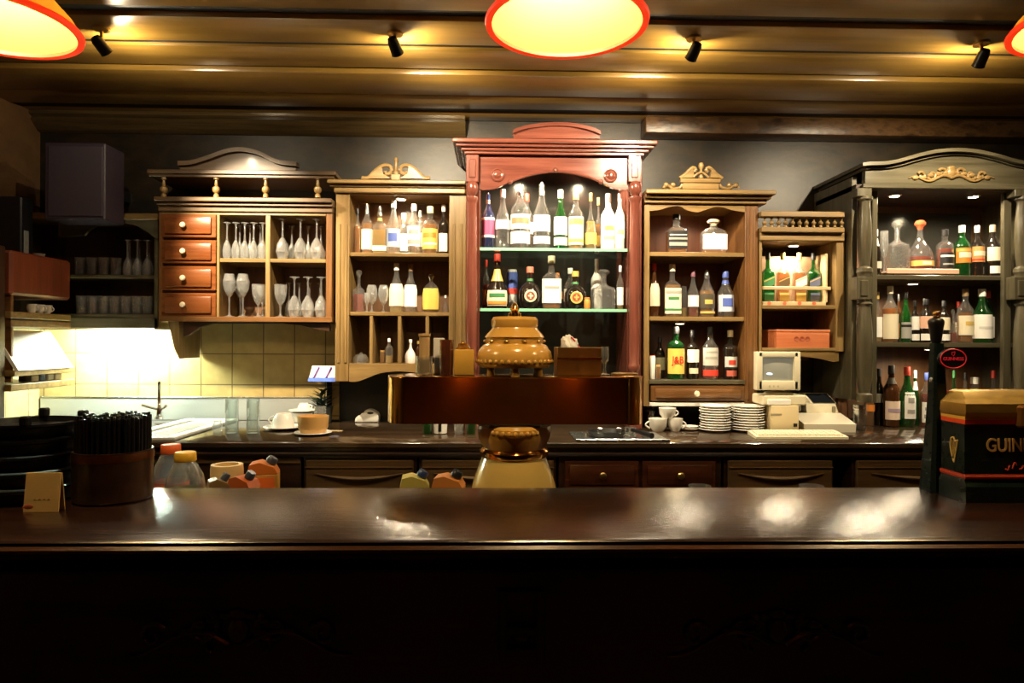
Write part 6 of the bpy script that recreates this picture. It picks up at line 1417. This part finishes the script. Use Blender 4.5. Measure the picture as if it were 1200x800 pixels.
MB().sideprof([(3.679, z3 + .004), (3.776, z4 - .001), (3.774, z4 + .001), (3.677, z3 + .006)], xp0 + .008, xp1 - .008).build('dark_display', plain('dark_display', (.008, .01, .014), .1), rg)
MB().rb(975.5, 979.5, 476, 483, 3.649, 3.656, .001).build('lock', plain('lock_grey', (.25, .22, .14), .4), rg)
k0, k1 = on(886, 514.5, CZ), on(994, 514.5, CZ); k2_ = Vector((at(979, 503, 3.405).x, 3.405, CZ))
kb = thing('keyboard', 'long beige computer keyboard along the counter edge below the monitor', 'keyboard', ((k0.x + k1.x) / 2, (k0.y + k2_.y) / 2, CZ))
k3_ = Vector((at(876, 503, k2_.y).x, k2_.y, CZ))
mb = MB(); lo = [(k0.x, k0.y), (k1.x, k0.y), (k2_.x, k2_.y), (k3_.x, k2_.y)]
mb.rings([[Vector((x_, y_, CZ + .0008)) for x_, y_ in lo], [Vector((x_, y_, CZ + (.012 if y_ < k2_.y - .01 else .022))) for x_, y_ in lo]]).build('case', CREAM, kb)
mb = MB()
for r_ in range(5):
    t = .18 + .15 * r_; yv = k0.y + (k2_.y - k0.y) * t; xa2 = k0.x + (k3_.x - k0.x) * t + .015; xb2 = k1.x + (k2_.x - k1.x) * t - .015
    n_ = 18; dx = (xb2 - xa2) / n_
    for i in range(n_):
        zk = CZ + .012 + .010 * t
        mb.box(xa2 + i * dx + .0015, xa2 + (i + 1) * dx - .0015, yv - .006, yv + (k2_.y - k0.y) * .11, zk - .002, zk + .008, .0015)
mb.build('key_pattern', plain('key_cream', (.72, .66, .5), .5), kb)
q = base(1007, 503); k3 = sc(1007, q.y); R = 7.5 * k3; H = 29 * k3
o = thing('steel_beaker', 'steel measuring beaker beside the cash register', 'beaker', (q.x, q.y, CZ))
MB().lathe((q.x, q.y, CZ + .0008), [(R * .85, 0), (R * .9, .003), (R, H), (R * .95, H), (R * .85, .008), (.001, .006)], 24).build('beaker_body', STEEL, o)
MB().lathe((q.x, q.y, CZ + .0008), [(R * .99, H * .82), (R * 1.04, H * .86), (R * 1.0, H * .9)], 24, cap0=False, cap1=False).build('rim_band', CHROME, o)
q = base(993, 500); tag(MB().lathe((q.x + .01, q.y + .09, CZ + .0008), [(.034, 0), (.038, .004), (.036, .12), (.030, .15), (.028, .15), (.028, .02), (.001, .01)], 20).build('copper_mug', plain('dull_copper', (.25, .12, .06), .35, .6)), 'dull copper mug between the cash register and the steel beaker', 'mug')
